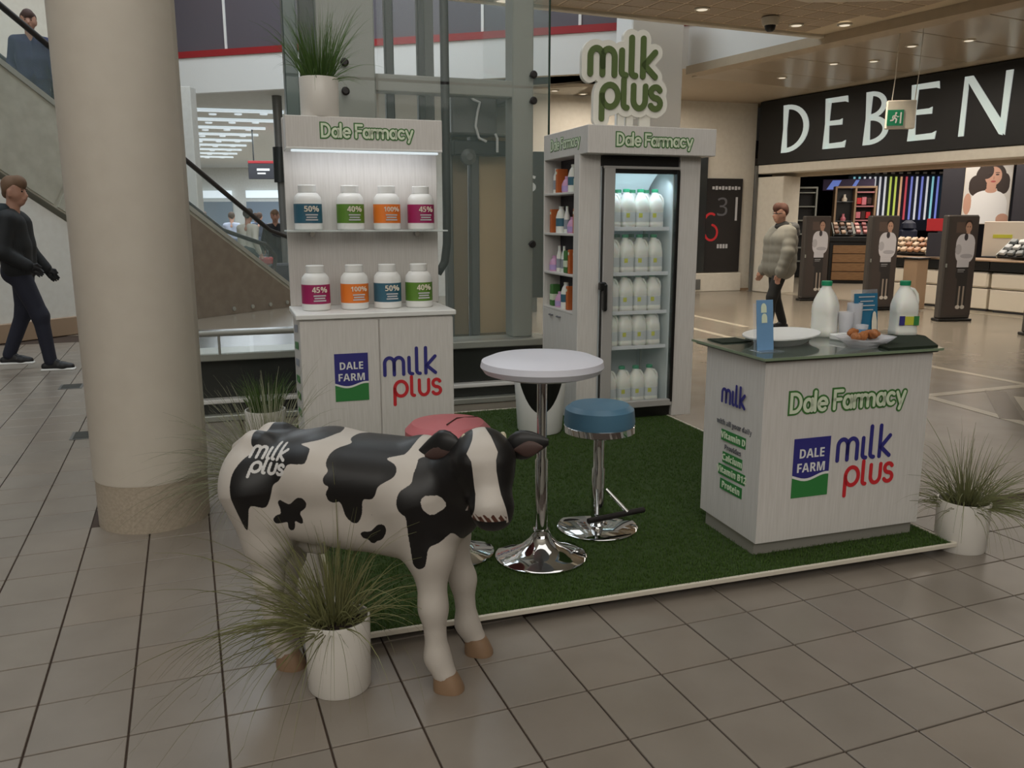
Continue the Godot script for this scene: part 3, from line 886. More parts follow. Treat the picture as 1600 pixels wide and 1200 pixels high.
	part("hanger_rod", tube_mesh([Vector3(-0.08, 1.5, 0), Vector3(0.08, 1.5, 0)], 0.015, 8), M.alu, bn)
	part("hanger_wire", tube_mesh([Vector3(0, 1.5, 0), Vector3(0, 4.9, 0)], 0.006, 6), M.alu, bn)
	for z in [[Vector3(-4.17, 0, -7.72), "dark metal floor hatch left of the column, the farther one"], [Vector3(-3.12, 0, -5.91), "dark metal floor hatch left of the column, the nearer one"]]:
		var fh = thing("floor_hatch", z[1], "floor hatch", z[0], 0.37)
		part("plate", box_mesh(Vector3(0.16, 0.008, 0.2), 0.002, Vector3(0, 0.004, 0)), M.steel_dark, fh)
		part("frame", prism_mesh(P2([-0.1, -0.12, 0.1, -0.12, 0.1, 0.12, -0.1, 0.12]), 0.0, 0.004, flat_xf()), M.gunmetal, fh)
	var lp = thing("lamp_post", "slim grey steel post with a dark box at the street corner", "post", Vector3(-4.75, 0, -17.6))
	part("pole", tube_mesh([Vector3(0, 0, 0), Vector3(0, 4.0, 0)], [0.05, 0.1], 12), M.gunmetal, lp)
	part("sleeve", tube_mesh([Vector3(0, 2.3, 0), Vector3(0, 3.0, 0)], 0.14, 12), M.steel_dark, lp)

func more_materials():
	var speck = noise_tex(0.05, Color(0.9, 0.89, 0.88), Color(1, 1, 1), 256, 15)
	var marb = noise_tex(0.012, Color(0.93, 0.925, 0.92), Color(1, 1, 1), 256, 17, 5)
	var tones = [Color(0.54, 0.503, 0.463), Color(0.544, 0.504, 0.461), Color(0.534, 0.5, 0.463), Color(0.542, 0.507, 0.467)]
	for k in 4:
		M["floor_tile_%d" % k] = textured(tones[k], marb, Vector3(0.9, 0.9, 0.9), 0.3, true)
		M["floor_tile_%d" % k].metallic_specular = 0.55
	M.soffit_gloss = mat(Color(0.68, 0.62, 0.53), 0.28)
	M.tile_a = textured(Color(0.68, 0.61, 0.52), speck, Vector3(2, 2, 2), 0.5)
	M.tile_b = textured(Color(0.7, 0.63, 0.54), speck, Vector3(2, 2, 2), 0.5)
	M.lamp_bright = glow(Color(1.0, 0.96, 0.88), 0.6)
	M.street_window = mat(Color(0.5, 0.55, 0.6), 0.3)
	M.poster_black = mat(Color(0.14, 0.13, 0.13), 0.4)
	M.edge_dark = mat(Color(0.2, 0.21, 0.21), 0.15)
	M.plinth_dark = mat(Color(0.2, 0.21, 0.2), 0.25)
	M.post_green = mat(Color(0.3, 0.35, 0.34), 0.35, 0.2)
	M.brass_dark = mat(Color(0.6, 0.53, 0.43), 0.4, 0.2)
	M.clad = textured(Color(0.74, 0.745, 0.7), speck, Vector3(0.3, 0.3, 0.3), 0.35)
	M.clad.metallic = 0.3
	M.clad_warm = textured(Color(0.52, 0.48, 0.43), speck, Vector3(0.3, 0.3, 0.3), 0.2)
	M.teal = mat(Color(0.25, 0.36, 0.38), 0.4)
	M.maroon = mat(Color(0.25, 0.12, 0.1), 0.5)
	M.orange = mat(Color(0.85, 0.5, 0.3), 0.5)
	M.sign_slate = mat(Color(0.2, 0.2, 0.22), 0.4)

# ------------------------------------------------------------------ the black-signed shop on the right
func shop_at(t: float, n: float, y := 0.0) -> Vector3:  # t metres along the front from its far end, n metres into the shop
	return SHOP + MALL * t + Vector3(0.883, 0, -0.47) * n + Vector3(0, y, 0)

func build_shop():
	var yaw := atan2(-MALL.z, MALL.x)      # local x runs along the front towards us, local -z ... +z across it
	var sign_node = thing("shop_fascia", "long black shop fascia with large white capital letters", "shop sign", shop_at(0, 0), yaw)
	part("fascia_board", box_mesh(Vector3(9.5, 1.29, 0.3), 0.01, Vector3(4.75, 3.34, -0.15)), M.fascia, sign_node)
	part("bulkhead", box_mesh(Vector3(9.5, 0.18, 0.5), 0.01, Vector3(4.75, 2.6, -0.28)), M.wall, sign_node)
	part("bulkhead", box_mesh(Vector3(9.5, 0.08, 0.3), 0.01, Vector3(4.75, 2.48, -0.6)), M.soffit, sign_node)
	letters_fascia(sign_node)
	# shell of the shop
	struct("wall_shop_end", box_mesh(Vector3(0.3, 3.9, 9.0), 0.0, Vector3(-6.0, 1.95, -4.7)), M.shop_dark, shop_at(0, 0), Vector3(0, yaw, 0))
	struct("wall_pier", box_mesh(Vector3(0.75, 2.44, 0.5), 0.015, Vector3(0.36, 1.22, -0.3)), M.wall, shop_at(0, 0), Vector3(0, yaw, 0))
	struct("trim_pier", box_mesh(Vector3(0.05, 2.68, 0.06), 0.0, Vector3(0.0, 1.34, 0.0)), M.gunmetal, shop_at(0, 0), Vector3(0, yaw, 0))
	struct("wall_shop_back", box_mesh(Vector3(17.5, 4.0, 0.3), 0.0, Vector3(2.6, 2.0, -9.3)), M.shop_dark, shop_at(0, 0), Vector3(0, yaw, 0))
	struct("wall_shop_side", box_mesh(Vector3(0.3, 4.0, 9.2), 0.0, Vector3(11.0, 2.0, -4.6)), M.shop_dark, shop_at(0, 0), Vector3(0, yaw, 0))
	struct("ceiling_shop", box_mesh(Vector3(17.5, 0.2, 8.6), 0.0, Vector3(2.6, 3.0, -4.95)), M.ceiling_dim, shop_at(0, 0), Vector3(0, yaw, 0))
	struct("floor_shop", box_mesh(Vector3(17.0, 0.01, 9.0), 0.0, Vector3(2.6, 0.002, -4.65)), M.floor_light, shop_at(0, 0), Vector3(0, yaw, 0))
	# far wall units
	tube_wall()
	open_shelves()
	var pw = thing("advert_panel", "large photo panel of a dark-haired woman in a white top", "poster", Vector3(9.62, 1.52, -17.2), -0.55)
	part("panel", box_mesh(Vector3(0.84, 1.2, 0.06), 0.004, Vector3(-0.04, 0.54, -0.035)), M.counter_white, pw)
	part("photo_print", quad_mesh(0.82, 1.18), M.woman_print, pw, Vector3(-0.04, 0.54, 0.0))
	var pr2 = thing("advert_panel", "white advert panel with an orange patch at the picture's right edge", "poster", Vector3(10.2, 1.5, -15.9), -0.55)
	part("panel", box_mesh(Vector3(0.8, 1.36, 0.06), 0.004, Vector3(0.12, 0.62, -0.035)), M.counter_white, pr2)
	part("photo_print", box_mesh(Vector3(0.3, 0.16, 0.01), 0.0, Vector3(-0.05, 0.08, 0.0)), M.orange, pr2)
	for q in [[9.15, -17.7, "dark square pillar between the coloured tubes and the woman's photo panel"], [9.95, -16.5, "dark square pillar right of the woman's photo panel"]]:
		var p = thing("shop_pillar", q[2], "pillar", Vector3(q[0], 0, q[1]), -0.55, "")
		part("shaft", box_mesh(Vector3(0.42, 2.9, 0.3), 0.01, Vector3(0, 1.45, 0)), M.shop_dark, p)
		part("plinth", box_mesh(Vector3(0.46, 0.1, 0.34), 0.01, Vector3(0, 0.05, 0)), M.black, p)
	# blue lit strip sign over the shelving
	var bs = thing("strip_sign", "purple and blue lit strip sign above the shop shelving", "sign", Vector3(9.05, 2.47, -23.0), -0.3)
	part("sign_case", box_mesh(Vector3(1.3, 0.3, 0.12), 0.01), M.purple, bs)
	part("lit_patch", prism_mesh(P2([-0.55, -0.12, -0.3, -0.12, -0.18, 0.12, -0.4, 0.12]), 0.06, 0.068), M.lamp_blue, bs)
	part("lit_patch", prism_mesh(P2([0.05, -0.12, 0.15, -0.12, 0.27, 0.12, 0.18, 0.12]), 0.06, 0.068), M.lamp_blue, bs)
	# long white counter with black top
	var cyaw := yaw + 0.02
	for k in 3:
		var c = thing("beauty_counter", ["white fronted cosmetics counter behind the first two security gates", "white fronted cosmetics counter behind the tallest near security gate", "white fronted cosmetics counter beyond the picture's right edge"][k], "counter", Vector3(7.05, 0, -16.0) + MALL * (k * 2.15), cyaw, "")
		part("front_panel", box_mesh(Vector3(2.08, 0.34, 0.6), 0.01, Vector3(1.04, 0.22, -0.33)), M.counter_white, c)
		part("front_panel", box_mesh(Vector3(2.08, 0.27, 0.62), 0.03, Vector3(1.04, 0.54, -0.32)), M.counter_white, c)
		part("toe_strip", box_mesh(Vector3(2.0, 0.05, 0.5), 0.0, Vector3(1.04, 0.025, -0.35)), M.grey_print, c)
		part("black_band", box_mesh(Vector3(2.12, 0.16, 0.68), 0.008, Vector3(1.04, 0.78, -0.32)), M.black, c)
		part("shelf_lip", box_mesh(Vector3(2.13, 0.025, 0.72), 0.004, Vector3(1.04, 0.87, -0.32)), M.tan, c)
	var tp = thing("divider_panel", "tan divider panel standing left of the near security gate", "panel", Vector3(6.98, 0, -14.5), cyaw)
	part("board", box_mesh(Vector3(0.26, 0.86, 0.3), 0.01, Vector3(0, 0.45, 0)), M.tan, tp)
	part("cap", box_mesh(Vector3(0.3, 0.03, 0.34), 0.005, Vector3(0, 0.895, 0)), M.black, tp)
	# sloping make-up trays
	var trays = [[0.25, 0, "beige powder"], [2.45, 1, "silver"], [3.35, 2, "pink"]]
	var ti := 0
	for q in trays:
		var at = Vector3(7.2, 0.885, -16.05) + MALL * q[0] + Vector3(0.2, 0, -0.1)
		tray(at, cyaw, q[1], ["make-up tester tray of beige packs between two security gates", "make-up tester tray of silver packs right of the near gate", "make-up tester tray of pink packs at the right picture edge"][ti])
		ti += 1
	# wooden drawer unit with two small trays
	var dr = thing("drawer_unit", "light wood drawer unit with black top inside the shop", "cabinet", Vector3(8.35, 0, -20.6), -0.2)
	part("carcass", box_mesh(Vector3(1.12, 1.02, 0.5), 0.01, Vector3(0, 0.51, -0.25)), M.black, dr)
	for k in 4: part("drawer", box_mesh(Vector3(0.92, 0.2, 0.03), 0.008, Vector3(-0.02, 0.19 + k * 0.215, 0.02)), M.wood, dr)
	part("top", box_mesh(Vector3(1.2, 0.12, 0.6), 0.01, Vector3(0, 1.08, -0.25)), M.black, dr)
	tray(Vector3(8.12, 1.14, -20.75), -0.2, 3, "small make-up tray of brown packs on the wooden drawer unit's left", 0.46)
	tray(Vector3(8.68, 1.14, -20.8), -0.2, 2, "small make-up tray of pink packs on the wooden drawer unit's right", 0.5)
	# things on and behind the counter
	var rb = thing("display_box", "red topped display box behind the near security gate", "display", Vector3(7.75, 0.9, -15.0), -0.5)
	part("body", box_mesh(Vector3(0.66, 0.42, 0.25), 0.01, Vector3(0, 0.21, 0)), M.dark_in, rb)
	part("header", box_mesh(Vector3(0.72, 0.22, 0.27), 0.01, Vector3(0, 0.56, 0)), M.red_print, rb)
	var nb = thing("display_stand", "navy display stand beside the beige make-up tray", "display", Vector3(8.1, 0.88, -17.3), -0.5)
	part("body", box_mesh(Vector3(0.34, 0.5, 0.25), 0.06, Vector3(0, 0.25, 0)), M.navy, nb)
	part("stem", box_mesh(Vector3(0.3, 0.9, 0.22), 0.01, Vector3(0, -0.43, 0)), M.black, nb)
	part("header", lathe_mesh([V2(0, 0.5), V2(0.15, 0.5), V2(0.13, 0.6), V2(0.05, 0.66), V2(0, 0.66)], 16), M.navy, nb)
	var sl = thing("mirror_display", "pale glowing display panel behind the silver make-up tray", "display", Vector3(9.0, 0.9, -14.9), -0.55)
	part("panel", box_mesh(Vector3(1.2, 0.62, 0.05), 0.01, Vector3(0, 0.31, 0)), M.counter_white, sl)
	part("yellow_tag", box_mesh(Vector3(0.3, 0.06, 0.01), 0.0, Vector3(-0.3, 0.36, 0.03)), M.yellow, sl)
	part("foot", box_mesh(Vector3(1.2, 0.9, 0.3), 0.01, Vector3(0, -0.44, 0.0)), M.black, sl)
	# security gates with the man's picture
	var gates = [[Vector3(5.86, 0, -16.3), "grey security gate with man's picture, farthest of the row"], [Vector3(6.38, 0, -14.55), "grey security gate with man's picture, right behind the blue leaflet"], [Vector3(6.86, 0, -12.95), "grey security gate with man's picture, standing clear right of the milk bottles"], [Vector3(7.24, 0, -11.3), "grey security gate cut off by the picture's right edge"]]
	var g0 = null
	for g in gates:
		if g0 == null:
			g0 = thing("security_gate", g[1], "security gate", g[0], 0.12, "security gates across the shop entrance")
			part("casing", box_mesh(Vector3(0.52, 1.58, 0.14), 0.02, Vector3(0, 0.83, 0)), M.gate, g0)
			part("foot_plate", box_mesh(Vector3(0.56, 0.04, 0.2), 0.008, Vector3(0, 0.02, 0)), M.black, g0)
			part("photo_print", quad_mesh(0.44, 1.5), M.man_print, g0, Vector3(0.03, 0.84, 0.0725))
			part("sensor", box_mesh(Vector3(0.02, 0.06, 0.02), 0.004, Vector3(-0.22, 0.86, 0.075)), M.alu, g0)
		else: copy_of(g0, g[1], g[0], 0.12)
	# emergency exit sign on its wires
	var ex = thing("exit_sign", "hanging emergency exit sign with green running man pictogram", "sign", Vector3(5.1, 2.7, -11.4), -0.2)
	part("casing", box_mesh(Vector3(0.36, 0.36, 0.08), 0.01, Vector3(0, 0.2, 0)), M.wall, ex)
	part("green_panel", box_mesh(Vector3(0.2, 0.2, 0.012), 0.002, Vector3(-0.07, 0.16, 0.042)), M.exit_green, ex)
	part("pictogram", exit_man(), M.white, ex, Vector3(-0.07, 0.16, 0.049))
	for x in [-0.12, 0.16]: part("cable", tube_mesh([Vector3(x, 0.36, 0), Vector3(x + 0.02, 0.7, 0), Vector3(x + 0.03, 1.285, 0)], 0.006, 6), M.wall, ex)

func quad_mesh(w: float, h: float) -> ArrayMesh:
	var s = SurfaceTool.new()
	s.begin(Mesh.PRIMITIVE_TRIANGLES)
	s.set_smooth_group(-1)
	for k in [[0, 0], [1, 1], [1, 0], [0, 0], [0, 1], [1, 1]]:
		s.set_uv(Vector2(k[0], 1.0 - k[1]))
		s.add_vertex(Vector3((k[0] - 0.5) * w, (k[1] - 0.5) * h, 0))
	s.generate_normals()
	return s.commit()

func exit_man() -> ArrayMesh:
	var s = ns()
	stroke(s, arc(V2(0.005, 0.058), V2(0.006, 0.006), 0, 360, 8), 0.014, 0, 0.002)
	stroke(s, P2([0.0, 0.038, -0.012, 0.0, -0.03, -0.03, -0.055, -0.035]), 0.018, 0, 0.002)
	stroke(s, P2([-0.012, 0.0, 0.015, -0.02, 0.008, -0.06]), 0.018, 0, 0.002)
	stroke(s, P2([0.0, 0.035, -0.03, 0.02, -0.035, -0.005]), 0.011, 0, 0.002)
	stroke(s, P2([0.0, 0.035, 0.025, 0.01, 0.04, 0.015]), 0.011, 0, 0.002)
	stroke(s, P2([0.065, -0.065, 0.065, 0.06]), 0.018, 0, 0.002)
	return fin(s)

func letters_fascia(root: Node3D):
	# humanist capitals with slightly flared strokes, each letter a part
	var h := 0.94
	var E := [P2([0, 0, 0.16, 0, 0.13, 0.5, 0.15, 1, 0.0, 1, 0.03, 0.5]), P2([0.06, 0.0, 0.56, 0.0, 0.58, 0.14, 0.5, 0.11, 0.1, 0.1]), P2([0.08, 0.46, 0.46, 0.45, 0.46, 0.57, 0.4, 0.55, 0.1, 0.55]), P2([0.06, 1.0, 0.55, 1.0, 0.57, 0.87, 0.5, 0.895, 0.1, 0.905])]
	var D := [P2([0, 0, 0.16, 0, 0.13, 0.5, 0.15, 1, 0.0, 1, 0.03, 0.5]), ring_poly(V2(0.12, 0.5), V2(0.62, 0.5), V2(0.48, 0.405))]
	var B := [P2([0, 0, 0.16, 0, 0.13, 0.5, 0.15, 1, 0.0, 1, 0.03, 0.5]), ring_poly(V2(0.12, 0.745), V2(0.36, 0.255), V2(0.25, 0.17)), ring_poly(V2(0.12, 0.275), V2(0.44, 0.275), V2(0.32, 0.185))]
	var N := [P2([0, 0, 0.1, 0, 0.1, 0.8, 0.07, 1.0, 0.02, 1.0]), P2([0.02, 1.0, 0.17, 1.0, 0.82, 0.12, 0.8, -0.04, 0.74, -0.02]), P2([0.74, 0.06, 0.84, -0.04, 0.87, 1.0, 0.75, 1.0])]
	var H := [P2([0.02, 0, 0.15, 0, 0.14, 1, 0.03, 1]), P2([0.1, 0.47, 0.75, 0.47, 0.75, 0.57, 0.1, 0.57]), P2([0.7, 0, 0.83, 0, 0.82, 1, 0.71, 1])]
	var xs = [[0.68, D], [1.76, E], [2.7, B], [3.64, E], [4.6, N], [5.9, H]]
	for q in xs:
		var s = ns()
		for p in q[1]: prism(s, shifted(p, Vector2.ZERO, h), 0.0, 0.02)
		part("letter", fin(s), M.letter_lit, root, Vector3(q[0], 2.9, 0.0))

func ring_poly(c: Vector2, ro: Vector2, ri: Vector2) -> PackedVector2Array:
	var a := arc(c, ro, -90, 90, 18)
	var b := arc(c, ri, 90, -90, 18)
	a.append_array(b)
	return a

func tube_wall():
	var w = thing("tube_wall", "back wall of tall glowing coloured light tubes in the shop", "light wall", Vector3(9.75, 1.5, -23.6), -0.1)
	part("backing", box_mesh(Vector3(3.5, 1.7, 0.08), 0.01, Vector3(1.3, 0.6, -0.1)), M.navy, w)
	part("top_rail", box_mesh(Vector3(3.5, 0.12, 0.2), 0.01, Vector3(1.3, 1.3, 0.0)), M.black, w)
	for k in 13: part("lettering", box_mesh(Vector3(0.1, 0.05, 0.01), 0.0), M.print_pale, w, Vector3(0.05 + k * 0.21, 1.3, 0.11))
	var cols = [0, 0, 1, 1, 1, 1, 1, 2, 2, 3, 4, 5, 1, 5, 1, 0, 5, 0, 1, 0, 5, 0, 1, 0]
	var tm = lathe_mesh([V2(0, 0), V2(0.028, 0), V2(0.028, 1.16), V2(0, 1.16)], 8)
	for k in 24:
		part("light_tube", tm, M["tube_%d" % cols[k]], w, Vector3(-0.3 + k * 0.139, 0.05, 0))

func open_shelves():
	var specs = [[Vector3(7.75, 0, -22.6), 0.62, 1, "dark shelf unit with pale frame behind the grey-jacketed man"], [Vector3(8.95, 0, -22.2), 0.98, 2, "tall shelf unit of red packs left of the coloured tubes"]]
	for q in specs:
		var o = thing("shelf_unit", q[3], "shelving", q[0], -0.2)
		var w: float = q[1]
		part("back", box_mesh(Vector3(w, 2.3, 0.04), 0.0, Vector3(0, 1.2, -0.3)), M.black, o)
		for x in [-w * 0.5, w * 0.5]: part("side", box_mesh(Vector3(0.05, 2.35, 0.34), 0.006, Vector3(x, 1.2, -0.14)), M.tan if q[2] == 2 else M.alu, o)
		if q[2] == 2: part("side", box_mesh(Vector3(0.05, 2.35, 0.34), 0.006, Vector3(0.0, 1.2, -0.14)), M.tan, o)
		part("top", box_mesh(Vector3(w + 0.05, 0.05, 0.34), 0.006, Vector3(0, 2.38, -0.14)), M.tan if q[2] == 2 else M.alu, o)
		for k in 6:
			var y = 0.45 + k * 0.36
			if q[2] == 1: part("shelf", box_mesh(Vector3(w - 0.06, 0.035, 0.3), 0.004, Vector3(0, y, -0.14)), M.alu, o)
			else: part("shelf", box_mesh(Vector3(w * 0.5 - 0.06, 0.035, 0.3), 0.004, Vector3(w * 0.25, y, -0.14)), M.pink_shelf, o)
	var n := 0
	for k in 3:
		for j in 3:
			n += 1
			solo("cosmetic_box", "small red pack in the red shelf unit, shelf %s from the top, place %s" % [["one", "two", "three"][k], ["one", "two", "three"][j]], "pack", box_mesh(Vector3(0.11, 0.16 + 0.04 * (j % 2), 0.1), 0.006, Vector3(0, 0.1, 0)), [M.red_print, M.pink_pack, M.maroon][(k + j) % 3], Vector3(9.06 + j * 0.12, 1.55 + 0.36 * (2 - k) - 0.36 + 0.36 * 0.05, -22.25 + j * 0.025), -0.2, "red packs on the shop shelf unit")
	for k in 2:
		solo("perfume_bottle", ["small white bottle in the red shelf unit's dark left half", "small pink bottle low in the red shelf unit's dark left half"][k], "bottle", lathe_mesh([V2(0, 0), V2(0.06, 0), V2(0.07, 0.06), V2(0.03, 0.12), V2(0.03, 0.18), V2(0, 0.18)], 12), [M.counter_white, M.pink_pack][k], Vector3(8.72, 2.02 - 0.5 * k, -22.35), 0)
		solo("perfume_riser", ["clear riser under the white bottle in the shelf unit", "clear riser under the pink bottle in the shelf unit"][k], "riser", box_mesh(Vector3(0.42, 0.02, 0.26), 0.004), M.acrylic, Vector3(8.72, 2.01 - 0.5 * k, -22.36), -0.2)

func tray(at: Vector3, yaw: float, tone: int, label: String, w := 0.85):
	var o = thing("tester_tray", label, "tray", at, yaw)
	var tilt = Basis(Vector3.RIGHT, 0.55)
	var s = ns()
	bx(s, Vector3(0, 0.17, -0.1), Vector3(w, 0.03, 0.5), 0.006, tilt)
	part("bed", fin(s), M.black, o)
	s = ns()
	for x in [-0.5, 0.5]: bx(s, Vector3(x * w, 0.18, -0.1), Vector3(0.02, 0.08, 0.52), 0.004, tilt)
	part("side_rail", fin(s), M.alu, o)
	part("prop", box_mesh(Vector3(w * 0.9, 0.3, 0.05), 0.0, Vector3(0, 0.15, -0.26)), M.black, o)
	var tones = [[Color(0.8, 0.62, 0.48), Color(0.86, 0.76, 0.64), Color(0.7, 0.5, 0.36)], [Color(0.75, 0.76, 0.76), Color(0.5, 0.52, 0.52), Color(0.86, 0.86, 0.84)], [Color(0.84, 0.56, 0.54), Color(0.86, 0.74, 0.68), Color(0.6, 0.32, 0.32)], [Color(0.6, 0.46, 0.38), Color(0.82, 0.7, 0.6), Color(0.3, 0.26, 0.26)]][tone]
	var ms = [mat(tones[0], 0.4), mat(tones[1], 0.4), mat(tones[2], 0.4)]
	var tray_no: int = 0 if tone == 0 else (1 if tone == 1 else (3 if tone == 3 else (2 if w > 0.6 else 4)))
	var nx := int(w / 0.14)
	var yb = Basis(Vector3.UP, yaw)
	for i in nx:
		for j in 3:
			var s2 = ns()
			bx(s2, Vector3.ZERO, Vector3(0.1, 0.045 + 0.02 * rng.randf(), 0.1), 0.008, tilt * Basis(Vector3.UP, rng.randf_range(-0.3, 0.3)))
			var p = Vector3(0, 0.17, -0.1) + tilt * Vector3((i + 0.5) * w / nx - w * 0.5, 0.045, -0.17 + j * 0.17)
			solo("make_up_pack", "make-up pack in the %s, %s row, number %s from left" % [["beige tray between the gates", "silver tray right of near gate", "pink tray at the right edge", "left tray on the drawer unit", "right tray on the drawer unit"][tray_no], ["back", "middle", "front"][j], ["one", "two", "three", "four", "five", "six", "seven"][i]], "pack", fin(s2), ms[rng.randi() % 3], at + yb * p, yaw, label)

func shop_mats():
	M.letter_lit = glow(Color(0.97, 0.98, 0.97), 0.3)
	M.letter_lit.albedo_color = Color(0.7, 0.8, 0.78)
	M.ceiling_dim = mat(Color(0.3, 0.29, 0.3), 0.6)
	M.purple = mat(Color(0.3, 0.22, 0.4), 0.4)
	M.lamp_blue = glow(Color(0.5, 0.6, 0.95), 0.35)
	M.navy = mat(Color(0.1, 0.12, 0.2), 0.5)
	M.yellow = mat(Color(0.8, 0.8, 0.25), 0.5)
	M.gate = mat(Color(0.27, 0.25, 0.235), 0.4)
	M.exit_green = glow(Color(0.08, 0.5, 0.33), 0.18)
	M.exit_green.albedo_color = Color(0.05, 0.45, 0.3)
	M.pink_shelf = mat(Color(0.75, 0.5, 0.52), 0.5)
	M.pink_pack = mat(Color(0.85, 0.5, 0.55), 0.4)
	M.print_pale = mat(Color(0.75, 0.75, 0.76), 0.5)
	var tc = [Color(0.62, 0.9, 0.95), Color(0.95, 0.96, 0.98), Color(0.85, 0.92, 0.45), Color(0.95, 0.75, 0.6), Color(0.85, 0.35, 0.4), Color(0.55, 0.6, 0.95)]
	for k in 6: M["tube_%d" % k] = glow(tc[k], 0.42)
	M.woman_print = mat(Color.WHITE, 0.5)
	M.woman_print.albedo_texture = ImageTexture.create_from_image(woman_image())
	M.man_print = mat(Color.WHITE, 0.45)
	M.man_print.albedo_texture = ImageTexture.create_from_image(man_image())

func blob(im: Image, c: Vector2, r: Vector2, col: Color, p := 2.0):
	for y in range(maxi(0, int(c.y - r.y)), mini(im.get_height(), int(c.y + r.y) + 1)):
		for x in range(maxi(0, int(c.x - r.x)), mini(im.get_width(), int(c.x + r.x) + 1)):
			if pow(absf(x - c.x) / r.x, p) + pow(absf(y - c.y) / r.y, p) <= 1.0: im.set_pixel(x, y, col)

func woman_image() -> Image:
	var im = Image.create(160, 256, false, Image.FORMAT_RGB8)
	im.fill(Color(0.84, 0.83, 0.81))
	var hair = Color(0.2, 0.15, 0.13)
	var skin = Color(0.78, 0.6, 0.52)
	blob(im, V2(88, 52), V2(52, 58), hair)
	blob(im, V2(48, 92), V2(34, 46), hair, 2.4)
	blob(im, V2(132, 84), V2(22, 44), hair, 2.4)
	blob(im, V2(92, 88), V2(17, 40), skin)
	blob(im, V2(96, 52), V2(29, 40), skin)
	blob(im, V2(70, 30), V2(26, 34), hair)
	for e in [84, 109]:
		blob(im, V2(e, 46), V2(6, 3), Color(0.16, 0.12, 0.11))
		blob(im, V2(e, 38), V2(8, 2), Color(0.25, 0.18, 0.15))
	blob(im, V2(98, 60), V2(3, 7), Color(0.7, 0.52, 0.44))
	blob(im, V2(97, 75), V2(9, 4), Color(0.66, 0.3, 0.3))
	var top = Color(0.92, 0.92, 0.92)
	blob(im, V2(86, 190), V2(66, 78), top, 2.6)
	blob(im, V2(92, 112), V2(20, 12), skin)
	blob(im, V2(14, 170), V2(14, 46), skin)
	blob(im, V2(140, 236), V2(22, 24), skin)
	return im

func man_image() -> Image:
	var im = Image.create(112, 384, false, Image.FORMAT_RGB8)
	im.fill(Color(0.28, 0.25, 0.235))
	im.fill_rect(Rect2i(20, 20, 44, 40), Color(0.36, 0.3, 0.27))
	var skin = Color(0.7, 0.55, 0.47)
	blob(im, V2(70, 28), V2(15, 17), Color(0.2, 0.16, 0.14))
	blob(im, V2(71, 39), V2(13, 20), skin)
	im.fill_rect(Rect2i(63, 54, 16, 14), skin)
	var sh = Color(0.8, 0.79, 0.8)
	blob(im, V2(64, 120), V2(40, 56), sh, 3.0)
	im.fill_rect(Rect2i(36, 120, 50, 74), sh)
	blob(im, V2(64, 76), V2(8, 14), Color(0.25, 0.23, 0.24))
	blob(im, V2(36, 124), V2(13, 20), Color(0.7, 0.69, 0.7))
	blob(im, V2(72, 150), V2(26, 9), Color(0.68, 0.67, 0.69))
	for k in 7: im.fill_rect(Rect2i(40, 166 + k * 4, 44, 1), Color(0.72, 0.71, 0.73))
	im.fill_rect(Rect2i(34, 194, 54, 5), Color(0.12, 0.11, 0.11))
	blob(im, V2(60, 218), V2(26, 24), Color(0.2, 0.19, 0.19), 3.0)
	im.fill_rect(Rect2i(42, 202, 30, 4), Color(0.6, 0.6, 0.6))
	im.fill_rect(Rect2i(42, 210, 26, 3), Color(0.55, 0.55, 0.55))
	im.fill_rect(Rect2i(44, 220, 42, 124), Color(0.2, 0.19, 0.185))
	im.fill_rect(Rect2i(54, 268, 7, 78), Color(0.62, 0.57, 0.52))
	im.fill_rect(Rect2i(71, 268, 7, 78), Color(0.62, 0.57, 0.52))
	for e in [66, 76]: blob(im, V2(e, 37), V2(2, 2), Color(0.2, 0.15, 0.13))
	blob(im, V2(56, 350), V2(10, 8), Color(0.8, 0.78, 0.74))
	blob(im, V2(76, 350), V2(9, 8), Color(0.8, 0.78, 0.74))
	return im

# ------------------------------------------------------------------ the pop-up stand
func build_stand():
	build_platform()
	build_counter()
	build_kiosk()
	build_shelf_display()
	build_seats()

